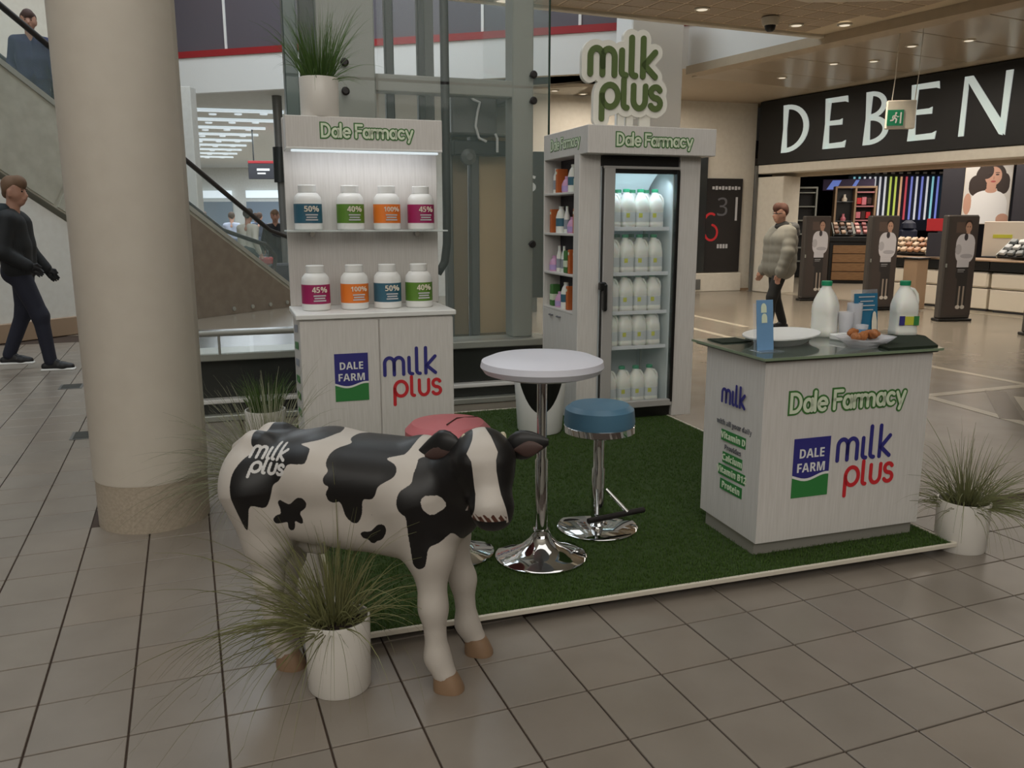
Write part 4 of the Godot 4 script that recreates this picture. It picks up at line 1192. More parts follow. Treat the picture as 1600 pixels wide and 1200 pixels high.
func build_platform():
	var p = thing("display_platform", "low platform covered in artificial turf with white edge trim", "platform", SP(0, 0, 0), PA)
	part("deck", box_mesh(Vector3(2.77, 0.03, 3.3), 0.004, Vector3(1.415, 0.035, -1.69)), M.black, p)
	part("edge_trim", box_mesh(Vector3(2.85, 0.022, 0.014), 0.003, Vector3(1.415, 0.05, -0.007)), M.trim_white, p)
	part("edge_trim", box_mesh(Vector3(2.85, 0.022, 0.014), 0.003, Vector3(1.415, 0.05, -3.373)), M.trim_white, p)
	part("edge_trim", box_mesh(Vector3(0.014, 0.022, 3.36), 0.003, Vector3(-0.003, 0.05, -1.69)), M.trim_white, p)
	part("edge_trim", box_mesh(Vector3(0.014, 0.022, 3.36), 0.003, Vector3(2.833, 0.05, -1.69)), M.trim_white, p)
	for x in [0.15, 1.4, 2.7]:
		for z in [-0.12, -1.7, -3.2]:
			part("foot", lathe_mesh([V2(0, 0), V2(0.025, 0), V2(0.025, 0.02), V2(0, 0.02)], 12), M.alu, p, Vector3(x, 0, z))
	part("turf", box_mesh(Vector3(2.82, 0.012, 3.35), 0.002, Vector3(1.415, 0.05, -1.69)), M.turf, p)
	# the pile
	var s = ns()
	for k in 3:
		var d = Vector2.from_angle(k * 2.1) * 0.004
		var n = Vector2(-d.y, d.x).normalized() * 0.0016
		var b = Vector3(d.x, 0, d.y)
		tri(s, b + Vector3(n.x, 0, n.y), b - Vector3(n.x, 0, n.y), b * 2.4 + Vector3(0, 0.013, 0))
	var mm = MultiMesh.new()
	mm.transform_format = MultiMesh.TRANSFORM_3D
	mm.mesh = fin(s)
	var cnt = 52000
	mm.instance_count = cnt
	for i in cnt:
		var z = -3.36 * pow(rng.randf(), 1.25)
		mm.set_instance_transform(i, Transform3D(Basis(Vector3.UP, rng.randf() * TAU).scaled(Vector3.ONE * rng.randf_range(0.75, 1.15)), Vector3(rng.randf_range(0.01, 2.82), 0.055, z - 0.01)))
	var mi = MultiMeshInstance3D.new()
	mi.name = "turf_pile"
	mi.multimesh = mm
	mi.material_override = M.turf_blade
	mi.set_meta("kind", "stuff")
	p.add_child(mi, true)

func build_counter():
	var c = thing("promo_counter", "white wood-grain promotion counter with glass top and printed logos", "counter", SP(1.83, 0.056, 0.15), PA)
	part("plinth", prism_mesh(P2([0.02, 0.04, 0.91, 0.04, 1.08, 0.4, 1.08, 0.46, 0.03, 0.46]), 0.0, 0.08, flat_xf()), M.brushed, c)
	var bd = part("body", prism_mesh(P2([0, 0, 0.905, 0, 1.12, 0.42, 1.12, 0.5, 0.02, 0.5]), 0.07, 0.897, flat_xf()), M.board, c)
	part("top_board", prism_mesh(P2([-0.015, -0.02, 0.915, -0.02, 1.14, 0.42, 1.14, 0.55, 0.0, 0.57]), 0.897, 0.907, flat_xf()), M.counter_top, c)
	part("glass_top", prism_mesh(P2([-0.035, -0.04, 0.925, -0.04, 1.17, 0.42, 1.17, 0.57, -0.015, 0.59]), 0.907, 0.917, flat_xf()), M.glass_green, c)
	part("glass_rim", prism_mesh(P2([-0.036, -0.041, 0.926, -0.041, 0.922, -0.037, -0.032, -0.037, -0.013, 0.588, -0.017, 0.588]), 0.9065, 0.9175, flat_xf()), M.rim_green, c)
	print_farm(bd, Vector3(0.142, 0.665, 0.001), 0.08)
	print_badge(bd, Vector3(0.172, 0.265, 0.001), 0.195, 0.275)
	print_milk(bd, Vector3(0.41, 0.42, 0.001), 0.097)
	# left side prints
	var L = -PI / 2
	part("lettering", strokes_mesh(milk_strokes(), 0.06, 0.24, 0, 0.0015), M.blue_print, bd, Vector3(0.0, 0.66, -0.32), Vector3(0, L, 0))
	var lines = [["with all your daily", 0.033, 0.56, M.grey_print], ["Provides", 0.033, 0.445, M.grey_print]]
	for q in lines: part("lettering", words(q[0], q[1]), q[3], bd, Vector3(0.004, q[2], -0.22), Vector3(0, L, 0))
	var bars = [["Vitamin D", 0.5, 0.2], ["Calcium", 0.395, 0.16], ["Vitamin B12", 0.33, 0.22], ["Protein", 0.262, 0.18]]
	for q in bars:
		part("print_bar", box_mesh(Vector3(q[2], 0.052, 0.002), 0.0), M.brand_green, bd, Vector3(0.005, q[1], -0.22), Vector3(0, L, 0))
		part("lettering", words(q[0], 0.042), M.cream_print, bd, Vector3(0.003, q[1], -0.22), Vector3(0, L, 0))
	# things on the counter
	var y = 0.056 + 0.917
	var lf = thing("leaflet_holder", "clear leaflet holder with pale blue leaflet at the counter's left corner", "leaflet holder", SP(1.93, y, 0.3), PA)
	part("holder_foot", box_mesh(Vector3(0.12, 0.004, 0.09), 0.001, Vector3(0, 0.002, 0.01)), M.acrylic, lf)
	part("holder_back", box_mesh(Vector3(0.105, 0.21, 0.004), 0.001, Vector3(0, 0.11, -0.012)), M.acrylic, lf, Vector3.ZERO, Vector3(-0.12, 0, 0))
	part("leaflet", box_mesh(Vector3(0.085, 0.225, 0.006), 0.001, Vector3(0, 0.115, 0)), M.leaflet_blue, lf, Vector3.ZERO, Vector3(-0.12, 0, 0))
	for k in 2: part("bottle_print", prism_mesh(joinp([arc(V2(0, 0), V2(0.014, 0.02), 0, 180, 8), P2([-0.014, -0.022, 0.014, -0.022])]), 0.0, 0.0012), M.cream_print, lf, Vector3(-0.008 + 0.003 * k, 0.192 - 0.045 * k, -0.019 + 0.005 * k), Vector3(-0.12, 0, 0))
	var l2 = thing("leaflet_holder", "clear leaflet holder with dark blue leaflet between the two milk bottles", "leaflet holder", SP(2.76, y, 0.62), PA)
	part("holder_foot", box_mesh(Vector3(0.17, 0.004, 0.09), 0.001, Vector3(0, 0.002, 0.01)), M.acrylic, l2)
	part("holder_back", box_mesh(Vector3(0.165, 0.225, 0.004), 0.001, Vector3(0, 0.115, -0.012)), M.acrylic, l2, Vector3.ZERO, Vector3(-0.1, 0, 0))
	part("leaflet", box_mesh(Vector3(0.145, 0.205, 0.006), 0.001, Vector3(0, 0.105, 0)), M.leaflet_teal, l2, Vector3.ZERO, Vector3(-0.1, 0, 0))
	part("bottle_print", prism_mesh(joinp([arc(V2(0, 0.03), V2(0.011, 0.02), 0, 180, 8), P2([-0.016, 0.0, -0.016, -0.045, 0.016, -0.045, 0.016, 0.0])]), 0.0, 0.001), M.counter_white, l2, Vector3(0.045, 0.065, 0.004), Vector3(-0.1, 0, 0))
	for k in 4: part("lettering", box_mesh(Vector3(0.1 - 0.02 * (k % 2), 0.005, 0.001), 0.0), M.print_pale, l2, Vector3(-0.005, 0.19 - k * 0.022, -0.006 + 0.002 * k), Vector3(-0.1, 0, 0))
	var pl = thing("serving_platter", "large oval white serving platter with low rim", "platter", SP(2.16, y, 0.5), PA + 0.55)
	var s = ns(true)
	lathe(s, [V2(0, 0.006), V2(0.13, 0.006), V2(0.15, 0.0), V2(0.2, 0.03), V2(0.235, 0.04), V2(0.235, 0.046), V2(0.2, 0.037), V2(0.15, 0.014), V2(0, 0.012)], 48, Vector3.ZERO, Basis.from_scale(Vector3(1.12, 1, 0.68)))
	part("platter", fin(s), M.white, pl)
	var j = milk_jug("milk_bottle", "large white plastic milk bottle with green cap, behind the oval platter", SP(2.5, y, 0.62), PA + 0.5, "")
	j.scale = Vector3(1.12, 1.05, 1.12)
	var j2 = copy_of(j, "large plastic milk bottle with green cap, at the counter's right end", SP(2.88, y, 0.5), PA - 0.3)
	j2.scale = Vector3(1.12, 1.05, 1.12)
	part("colour_label", box_mesh(Vector3(0.08, 0.04, 0.002), 0.0), M.yellow, j2, Vector3(0.0, 0.08, 0.0545))
	for k in 2: part("colour_label", box_mesh(Vector3(0.024, 0.044, 0.002), 0.0), [M.blue_print, M.brand_green][k], j2, Vector3(-0.032 + 0.064 * k, 0.08, 0.0555))
	for k in 2:
		var cp = thing("cup_stack", ["short stack of clear plastic cups beside the left milk bottle", "tall stack of clear plastic cups left of the dark leaflet"][k], "cup stack", SP(2.58 + 0.1 * k, y, 0.56 + 0.06 * k), PA)
		for m in [4, 7][k]:
			part("cup", lathe_mesh([V2(0, 0.002), V2(0.028, 0.002), V2(0.036, 0.09), V2(0.0375, 0.09), V2(0.03, 0.0), V2(0, 0.0)], 18), M.cup, cp, Vector3(0, 0.012 * m, 0))
	part("napkin", box_mesh(Vector3(0.1, 0.03, 0.1), 0.006), M.white, self, SP(2.5, y + 0.015, 0.47), Vector3(0, PA + 0.2, 0))
	var nk = get_node("napkin")
	nk.set_meta("label", "small pile of white paper napkins in front of the cups")
	nk.set_meta("category", "napkins")
	var sp = thing("short_drink_cup", "small clear cup with blue print among the plastic cups", "cup", SP(2.61, y, 0.48), PA)
	part("cup", lathe_mesh([V2(0, 0.002), V2(0.022, 0.002), V2(0.029, 0.07), V2(0.03, 0.07), V2(0.024, 0.0), V2(0, 0.0)], 18), M.cup, sp)
	part("blue_print", lathe_mesh([V2(0.0262, 0.025), V2(0.0285, 0.05)], 18), M.leaflet_blue, sp)
	var bo = thing("pastry_bowl", "square clear glass bowl holding pastries", "bowl", SP(2.46, y, 0.28), PA + 0.3)
	s = ns(true)
	loft(s, [[0.0, 0.075, 0.06, 0, 0, 4.0], [0.006, 0.08, 0.065, 0, 0, 4.0], [0.03, 0.115, 0.09, 0, 0, 4.0], [0.045, 0.135, 0.105, 0, 0, 4.0], [0.042, 0.128, 0.098, 0, 0, 4.0], [0.028, 0.108, 0.083, 0, 0, 4.0], [0.012, 0.076, 0.06, 0, 0, 4.0]], 32)
	part("bowl", fin(s), M.cup, bo)
	var names = ["leftmost", "second from left", "middle, biggest", "fourth from left", "rightmost"]
	for k in 5:
		var pb := []
		for n in 5:
			var f := (n - 2.0) * 0.017
			pb.append([Vector3(f, 0.004 * cos(n * 2.0), 0.25 * f * f * 60.0 * 0.017), Vector3(f + 0.002, 0.003, 0.25 * f * f * 60.0 * 0.017), 0.021 - absf(n - 2.0) * 0.005, 0.02 - absf(n - 2.0) * 0.005])
		solo("pastry", "golden brown pastry in the glass bowl, " + names[k], "pastry", net_mesh(pb, 0.005, 0.006), M.pastry, SP(2.395 + k * 0.034, y + 0.045 + 0.012 * (k % 2), 0.29 + 0.03 * ((k * 2) % 3) - 0.02), rng.randf() * TAU, "pastries in the glass bowl")
	var mt = solo("counter_mat", "dark green turf mat at the counter's right end", "mat", prism_mesh(P2([-0.2, -0.13, 0.08, -0.13, 0.27, 0.14, 0.27, 0.24, -0.1, 0.24]), 0.0, 0.012, flat_xf()), M.turf_dark, SP(2.66, y, 0.26), PA + 0.0)
	solo("counter_mat", "small dark green mat under the platter's left side", "mat", box_mesh(Vector3(0.16, 0.006, 0.14), 0.002, Vector3(0, 0.003, 0)), M.turf_dark, SP(1.95, y, 0.62), PA)

func milk_jug(called: String, label: String, at: Vector3, yaw: float, group: String) -> Node3D:
	var o = thing(called, label, "milk bottle", at, yaw, group)
	if not M.has("jug_mesh"):
		var s = ns(true)
		loft(s, [[0.0, 0.043, 0.043, 0, 0, 5.0], [0.006, 0.05, 0.05, 0, 0, 5.0], [0.03, 0.052, 0.052, 0, 0, 4.5], [0.036, 0.05, 0.05, 0, 0, 4.5], [0.11, 0.05, 0.05, 0, 0, 4.5], [0.116, 0.052, 0.052, 0, 0, 4.0], [0.15, 0.052, 0.052, 0, 0, 3.5], [0.175, 0.047, 0.047, -0.001, 0, 3.0], [0.2, 0.038, 0.038, -0.002, 0, 2.6], [0.222, 0.027, 0.027, -0.004, 0, 2.2], [0.234, 0.021, 0.021, -0.005, 0, 2.0], [0.25, 0.02, 0.02, -0.005, 0, 2.0]], 28)
		M.jug_mesh = fin(s)
		M.jug_handle = tube_mesh([Vector3(0.014, 0.228, 0), Vector3(0.034, 0.222, 0), Vector3(0.05, 0.2, 0), Vector3(0.056, 0.17, 0), Vector3(0.053, 0.145, 0), Vector3(0.046, 0.132, 0)], 0.009, 10)
		M.jug_cap = lathe_mesh([V2(0, 0.243), V2(0.023, 0.243), V2(0.0235, 0.262), V2(0.021, 0.265), V2(0, 0.265)], 20)
		var l = ns(true)
		loft(l, [[0.042, 0.0512, 0.0512, 0, 0, 4.5], [0.106, 0.0512, 0.0512, 0, 0, 4.5]], 28)
		M.jug_label = fin(l)
	part("body", M.jug_mesh, M.milk, o)
	part("handle", M.jug_handle, M.milk, o)
	part("cap", M.jug_cap, M.cap_green, o, Vector3(-0.005, 0, 0))
	return o

func build_kiosk():
	var at = SP(2.06, 0.056, 2.62)
	var k = thing("fridge_kiosk", "white fridge surround with printed header and side shelves", "kiosk", at, PA)
	var hd = part("header", box_mesh(Vector3(1.01, 0.19, 0.86), 0.004, Vector3(0.505, 2.04, -0.43)), M.board, k)
	part("front_post", box_mesh(Vector3(0.165, 1.95, 0.1), 0.004, Vector3(0.082, 0.975, -0.19)), M.board, k)
	part("front_post", box_mesh(Vector3(0.17, 1.95, 0.1), 0.004, Vector3(0.878, 0.975, -0.17)), M.board, k)
	part("side_panel", box_mesh(Vector3(0.03, 1.95, 0.62), 0.003, Vector3(0.945, 0.975, -0.52)), M.board, k)
	part("back_panel", box_mesh(Vector3(0.96, 1.95, 0.02), 0.003, Vector3(0.48, 0.975, -0.85)), M.board, k)
	# left side: shelf niche over a pair of small doors
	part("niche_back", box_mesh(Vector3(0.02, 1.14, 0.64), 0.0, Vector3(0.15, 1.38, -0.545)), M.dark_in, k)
	part("niche_side", box_mesh(Vector3(0.15, 1.15, 0.018), 0.003, Vector3(0.076, 1.38, -0.23)), M.board, k)
	part("niche_side", box_mesh(Vector3(0.15, 1.15, 0.018), 0.003, Vector3(0.076, 1.38, -0.851)), M.board, k)
	for y in [1.685, 1.385, 1.085, 0.81]:
		part("niche_shelf", box_mesh(Vector3(0.15, 0.018, 0.62), 0.003, Vector3(0.076, y, -0.54)), M.board, k)
	var lp = part("lower_panel", box_mesh(Vector3(0.15, 0.8, 0.64), 0.003, Vector3(0.077, 0.4, -0.54)), M.board, k)
	for z in [-0.5, -0.66]:
		part("small_handle", tube_mesh([Vector3(0.0, 0.76, z - 0.03), Vector3(-0.015, 0.76, z - 0.02), Vector3(-0.015, 0.76, z + 0.02), Vector3(0.0, 0.76, z + 0.03)], 0.006, 6), M.grey_print, lp)
	print_farm(hd, Vector3(0.222, 2.005, 0.001), 0.076)
	part("lettering_outline", strokes_mesh(farm_strokes(), 0.072, 0.31, 0.0, 0.0015), M.leaf_green, hd, Vector3(-0.001, 2.01, -0.7), Vector3(0, -PI / 2, 0))
	part("lettering", strokes_mesh(farm_strokes(), 0.072, 0.17, 0.0, 0.0026), M.cream_print, hd, Vector3(-0.001, 2.01, -0.7), Vector3(0, -PI / 2, 0))
	niche_goods(at)
	# milk sign on top
	var sg = thing("milk_sign", "white cut-out sign board with raised green lettering on kiosk roof", "sign", SP(2.165, 2.192, 2.85), PA)
	var un := 0.17
	var all = milk_strokes() + plus_strokes()
	var outline: Array = []
	for p in all:
		for q in Geometry2D.offset_polyline(shifted(p, Vector2.ZERO, un * 1000.0), 62.0, Geometry2D.JOIN_ROUND, Geometry2D.END_ROUND):
			if not Geometry2D.is_polygon_clockwise(q): outline = merge_in(outline, q)
	for q in outline:
		if Geometry2D.is_polygon_clockwise(q): continue
		part("board", prism_mesh(shifted(q, V2(0, 0.37), 0.001), -0.04, 0.0), M.sign_white, sg)
	part("raised_lettering", strokes_mesh(milk_strokes(), un, 0.25, 0.0, 0.012), M.sign_green, sg, Vector3(0, 0.37, 0))
	part("raised_lettering", strokes_mesh(plus_strokes(), un, 0.24, 0.0, 0.012), M.sign_green, sg, Vector3(0, 0.37, 0))
	for x in [0.26, 0.33]: part("sign_leg", box_mesh(Vector3(0.055, 0.16, 0.03), 0.004, Vector3(x, 0.08, -0.03)), M.sign_white, sg)
	for x in [0.45]: part("sign_leg", box_mesh(Vector3(0.09, 0.16, 0.03), 0.004, Vector3(x, 0.08, -0.03)), M.sign_white, sg)
	build_fridge()

func merge_in(list: Array, q: PackedVector2Array) -> Array:
	var cur := q
	var rest := []
	for p in list:
		if Geometry2D.intersect_polygons(p, cur).is_empty():
			rest.append(p)
			continue
		for r in Geometry2D.merge_polygons(p, cur):
			if not Geometry2D.is_polygon_clockwise(r): cur = r
	rest.append(cur)
	return rest

func niche_goods(at: Vector3):
	# each row: what stands on the shelf from its far end to its near end
	var rows = [[1.694, "top", ["tall", "book", "pink", "jug", "green"]], [1.394, "second", ["book", "jug", "tube", "pink", "book"]], [1.094, "third", ["pink", "tube", "tube", "green", "book", "book"]], [0.819, "lowest", ["green", "pink", "jug", "book", "tube"]]]
	var meshes = {
		"tall": lathe_mesh([V2(0, 0), V2(0.022, 0), V2(0.022, 0.13), V2(0.01, 0.16), V2(0.01, 0.19), V2(0, 0.19)], 14),
		"book": box_mesh(Vector3(0.09, 0.18, 0.035), 0.004, Vector3(0, 0.09, 0)),
		"pink": lathe_mesh([V2(0, 0), V2(0.042, 0), V2(0.044, 0.06), V2(0.03, 0.09), V2(0.02, 0.1), V2(0.02, 0.12), V2(0, 0.12)], 16),
		"jug": lathe_mesh([V2(0, 0), V2(0.042, 0), V2(0.042, 0.12), V2(0.03, 0.16), V2(0.018, 0.18), V2(0.02, 0.2), V2(0, 0.2)], 18),
		"tube": lathe_mesh([V2(0, 0), V2(0.024, 0), V2(0.024, 0.12), V2(0.011, 0.17), V2(0.011, 0.2), V2(0, 0.2)], 14),
		"green": box_mesh(Vector3(0.07, 0.17, 0.06), 0.006, Vector3(0, 0.085, 0))}
	var bands = {"jug": lathe_mesh([V2(0.0425, 0.05), V2(0.0425, 0.11)], 18), "tube": lathe_mesh([V2(0.0245, 0.03), V2(0.0245, 0.1)], 14), "tall": lathe_mesh([V2(0.0225, 0.03), V2(0.0225, 0.1)], 14), "pink": lathe_mesh([V2(0.0443, 0.01), V2(0.0443, 0.05)], 16)}
	var says = {"tall": ["slim white bottle", "bottle"], "book": ["upright orange box", "box"], "pink": ["round pink jar", "jar"], "jug": ["white bottle with teal band", "bottle"], "tube": ["slim white bottle with grey band", "bottle"], "green": ["green carton", "carton"]}
	for r in rows:
		var n: int = r[2].size()
		for i in n:
			var kind: String = r[2][i]
			var v = 2.62 + 0.825 - (i + 0.5) * 0.585 / n
			var o = thing({"book": "product_box", "pink": "product_jar", "green": "product_carton"}.get(kind, "product_bottle"), "%s, kiosk's %s side shelf, %s from the back" % [says[kind][0], r[1], ["one", "two", "three", "four", "five", "six"][i]], says[kind][1], SP(2.06 + 0.07, 0.056 + r[0], v), PA, "products on the kiosk side shelves")
			part("body", meshes[kind], {"book": M.book, "pink": M.pink_pack2, "green": M.leaf_green}.get(kind, M.milk), o)
			if bands.has(kind): part("label_band", bands[kind], {"jug": M.teal_label, "tube": M.grey_label, "tall": M.grey_label, "pink": M.lilac}[kind], o)
			if kind == "green": part("label_band", box_mesh(Vector3(0.072, 0.05, 0.062), 0.002), M.cream_print, o, Vector3(0, 0.07, 0))
			if kind == "book": part("spine_print", box_mesh(Vector3(0.092, 0.02, 0.02), 0.0), M.cream_print, o, Vector3(0, 0.15, 0))

func build_fridge():
	var f = thing("display_fridge", "glass door drinks fridge lit from inside and filled with milk", "fridge", SP(2.225, 0.056, 2.77), PA)
	var w := 0.62
	var d := 0.52
	part("back_wall", box_mesh(Vector3(w, 1.85, 0.03), 0.0, Vector3(w / 2, 0.95, -d)), M.fridge_in, f)
	for x in [0.015, w - 0.015]: part("side_wall", box_mesh(Vector3(0.03, 1.85, d), 0.003, Vector3(x, 0.95, -d / 2)), M.fridge_in, f)
	part("roof", box_mesh(Vector3(w, 0.03, d), 0.003, Vector3(w / 2, 1.88, -d / 2)), M.fridge_in, f)
	part("grille", box_mesh(Vector3(w, 0.07, 0.04), 0.004, Vector3(w / 2, 1.905, 0.0)), M.black, f)
	part("base_grille", box_mesh(Vector3(w, 0.09, d), 0.004, Vector3(w / 2, 0.045, -d / 2 + 0.01)), M.black, f)
	var sw := 0.085
	var ds = ns()
	bx(ds, Vector3(sw / 2 + 0.012, 0.98, 0.03), Vector3(sw, 1.77, 0.05), 0.006)
	bx(ds, Vector3(w / 2, 1.86, 0.03), Vector3(w - 0.012, 0.02, 0.05), 0.004)
	bx(ds, Vector3(w / 2, 0.115, 0.03), Vector3(w - 0.012, 0.05, 0.05), 0.004)
	var dr = part("door", fin(ds), M.stile, f)
	part("door_seal", box_mesh(Vector3(w - sw, 0.03, 0.04), 0.004, Vector3(w / 2 + sw / 2, 1.835, 0.02)), M.black, dr)
	part("door_seal", box_mesh(Vector3(0.025, 1.73, 0.05), 0.004, Vector3(w - 0.014, 0.98, 0.03)), M.black, dr)
	part("door_glass", box_mesh(Vector3(w - sw - 0.03, 1.7, 0.008), 0.001, Vector3(w / 2 + sw / 2, 0.985, 0.03)), M.glass, dr)
	part("door_seal", box_mesh(Vector3(0.006, 1.77, 0.02), 0.0, Vector3(0.008, 0.98, 0.03)), M.black, dr)
	part("handle", box_mesh(Vector3(0.03, 0.2, 0.05), 0.01, Vector3(0.018, 0.94, 0.08)), M.black, dr)
	part("handle_grip", box_mesh(Vector3(0.05, 0.06, 0.045), 0.008, Vector3(0.0, 1.02, 0.075)), M.black, dr)
	# curved lit canopy inside the top
	var s = ns(true)
	s.set_smooth_group(1)
	for k in 8:
		var t0 = k / 8.0
		var t1 = (k + 1) / 8.0
		var p0 = Vector3(0, 1.86 - 0.17 * t0 * t0, -0.04 - 0.3 * t0)
		var p1 = Vector3(0, 1.86 - 0.17 * t1 * t1, -0.04 - 0.3 * t1)
		var x0 = Vector3(0.1, 0, 0)
		var x1 = Vector3(w - 0.07, 0, 0)
		tri(s, p0 + x0, p1 + x1, p0 + x1)
		tri(s, p0 + x0, p1 + x0, p1 + x1)
	part("light_canopy", fin(s), M.fridge_lamp, f)
	var base = SP(2.225, 0.056, 2.77)
	var yb = Basis(Vector3.UP, PA)
	area_light("fridge_light", base + yb * Vector3(w / 2 + 0.03, 1.76, -0.03), Vector2(0.46, 0.06), Color(0.86, 0.95, 1.0), 0.075, PA, -0.95)
	var levels = [[1.435, "top"], [1.105, "second"], [0.815, "third"], [0.55, "fourth"], [0.11, "bottom"]]
	for L in levels:
		if L[0] > 0.2:
			s = ns()
			for z in 9: bx(s, Vector3(w / 2 + 0.02, L[0] - 0.006, -0.05 - z * 0.05), Vector3(w - 0.1, 0.006, 0.006), 0.0)
			for x in 3: bx(s, Vector3(0.1 + x * 0.22, L[0] - 0.01, -0.25), Vector3(0.006, 0.006, 0.42), 0.0)
			part("wire_shelf", fin(s), M.white, f)
			part("price_rail", box_mesh(Vector3(w - 0.1, 0.028, 0.006), 0.001, Vector3(w / 2 + 0.02, L[0] - 0.008, -0.035)), M.label_paper, f)
	for x in [0.05, w - 0.05]: part("shelf_upright", box_mesh(Vector3(0.014, 1.6, 0.014), 0.0, Vector3(x, 0.95, -0.4)), M.alu, f)
	var first = null
	var ord = ["leftmost", "second from left", "third from left", "rightmost"]
	for L in levels:
		for row in 2:
			for i in 4:
				if L[1] == "bottom" and row == 1: continue
				var at = base + yb * Vector3(0.145 + i * 0.118, L[0], -0.1 - row * 0.14)
				var lb = "%s milk bottle, %s row of the fridge's %s shelf" % [ord[i], ["front", "second"][row], L[1]]
				var g = "milk bottles on the fridge's %s shelf" % L[1]
				if first == null:
					first = milk_jug("fridge_milk_bottle", lb, at, PA, g)
					part("label", M.jug_label, M.milk_label, first)
					part("label_patch", box_mesh(Vector3(0.026, 0.03, 0.002), 0.0), M.yellow, first, Vector3(-0.02, 0.085, 0.0515))
				else: copy_of(first, lb, at, PA + rng.randf_range(-0.15, 0.15), g)
				first.scale = Vector3(1.1, 1.06, 1.1)

func tub_meshes():
	M.tub_body = lathe_mesh([V2(0, 0), V2(0.078, 0), V2(0.085, 0.008), V2(0.085, 0.175), V2(0.08, 0.2), V2(0.062, 0.222), V2(0.05, 0.226), V2(0.05, 0.232), V2(0, 0.232)], 40)
	M.tub_lid = lathe_mesh([V2(0, 0.228), V2(0.054, 0.228), V2(0.055, 0.268), V2(0.051, 0.272), V2(0, 0.272)], 36)
	M.tub_label = lathe_mesh([V2(0.0856, 0.042), V2(0.0856, 0.158)], 40)

func curved_words(t: String, h: float, r: float, m: Material, parent: Node, y: float, yaw0: float):
	var wm = words(t, h)
	part("label_lettering", wm, m, parent, Vector3(sin(yaw0) * r, y, cos(yaw0) * r), Vector3(0, yaw0, 0))

func tub(label: String, at: Vector3, yaw: float, m: Material, pct: String):
	var o = thing("supplement_tub", label, "tub", at, yaw, "labelled tubs on the shelf display")
	part("body", M.tub_body, M.white, o)
	part("lid", M.tub_lid, M.white, o)
	var lb = part("label", M.tub_label, m, o)
	curved_words(pct, 0.047 if pct.length() < 4 else 0.04, 0.0868, M.counter_white, lb, 0.127, 0.06)
	for k in 3: part("label_lettering", box_mesh(Vector3(0.075 - 0.01 * (k % 2), 0.008, 0.001), 0.0), M.print_pale, lb, Vector3(sin(0.06) * 0.0868, 0.092 - k * 0.015, cos(0.06) * 0.0868), Vector3(0, 0.06, 0))

func build_shelf_display():
	var at = SP(0.03, 0.056, 2.68)
	var o = thing("shelf_display", "white wood-grain cabinet with tall back board and printed header", "display cabinet", at, PA)
	var cc = part("carcass", box_mesh(Vector3(0.92, 0.915, 0.52), 0.003, Vector3(0.47, 0.46, 0.275)), M.board, o)
	var d1 = part("door", box_mesh(Vector3(0.46, 0.9, 0.018), 0.003, Vector3(0.24, 0.458, 0.54)), M.board, o)
	var d2 = part("door", box_mesh(Vector3(0.455, 0.9, 0.018), 0.003, Vector3(0.704, 0.458, 0.54)), M.board, o)
	part("worktop", box_mesh(Vector3(0.96, 0.03, 0.56), 0.004, Vector3(0.47, 0.935, 0.28)), M.white, o)
	part("back_board", box_mesh(Vector3(0.97, 1.16, 0.03), 0.003, Vector3(0.485, 1.53, 0.01)), M.board, o)
	var hd = part("header", box_mesh(Vector3(0.955, 0.185, 0.24), 0.004, Vector3(0.483, 2.01, 0.11)), M.board, o)
	part("header_edge", box_mesh(Vector3(0.955, 0.014, 0.24), 0.003, Vector3(0.483, 1.915, 0.112)), M.white, o)
	part("light_strip", box_mesh(Vector3(0.9, 0.012, 0.025), 0.003, Vector3(0.483, 1.9, 0.215)), M.lamp_cool, o)
	part("glass_shelf", box_mesh(Vector3(1.0, 0.01, 0.23), 0.002, Vector3(0.483, 1.425, 0.14)), M.shelf_glass, o)
	for x in [0.15, 0.82]: part("shelf_bracket", lathe_mesh([V2(0, 0), V2(0.016, 0), V2(0.016, 0.05), V2(0, 0.05)], 12), M.chrome, o, Vector3(x, 1.405, 0.03), Vector3(PI / 2, 0, 0))
	print_farm(hd, Vector3(0.22, 1.985, 0.231), 0.071)
	print_badge(d1, Vector3(0.2, 0.42, 0.55), 0.2, 0.29)
	print_milk(d2, Vector3(0.5, 0.565, 0.55), 0.105)
	for k in 6: part("print_bar", prism_mesh(P2([0.0, 0.0, 0.26, 0.03, 0.26, 0.075, 0.0, 0.045]), 0.0, 0.0015), [M.grey_label, M.brand_green, M.grey_label, M.brand_green, M.leaf_green, M.brand_green][k], cc, Vector3(0.008, 0.8 - k * 0.105, 0.14), Vector3(0, -PI / 2, 0))
	# header lamp
	var yb = Basis(Vector3.UP, PA)
	area_light("shelf_light", at + yb * Vector3(0.483, 1.885, 0.215), Vector2(0.9, 0.03), Color(0.97, 0.98, 1.0), 0.085, PA, -0.85)
	tub_meshes()
	var lows = [["magenta", "45%", M.tub_magenta], ["orange", "100%", M.tub_orange], ["teal", "50%", M.tub_teal], ["green", "40%", M.tub_green]]
	for k in 4: tub("white tub with %s %s label on the cabinet worktop" % [lows[k][0], lows[k][1]], SP([0.165, 0.4, 0.605, 0.805][k], 0.056 + 0.951, 2.38), PA + 0.1, lows[k][2], lows[k][1])
	var ups = [lows[2], lows[3], lows[1], lows[0]]
	for k in 4: tub("white tub with %s %s label on the lit glass shelf" % [ups[k][0], ups[k][1]], SP([0.155, 0.415, 0.645, 0.865][k], 0.056 + 1.431, 2.55), PA + 0.1, ups[k][2], ups[k][1])

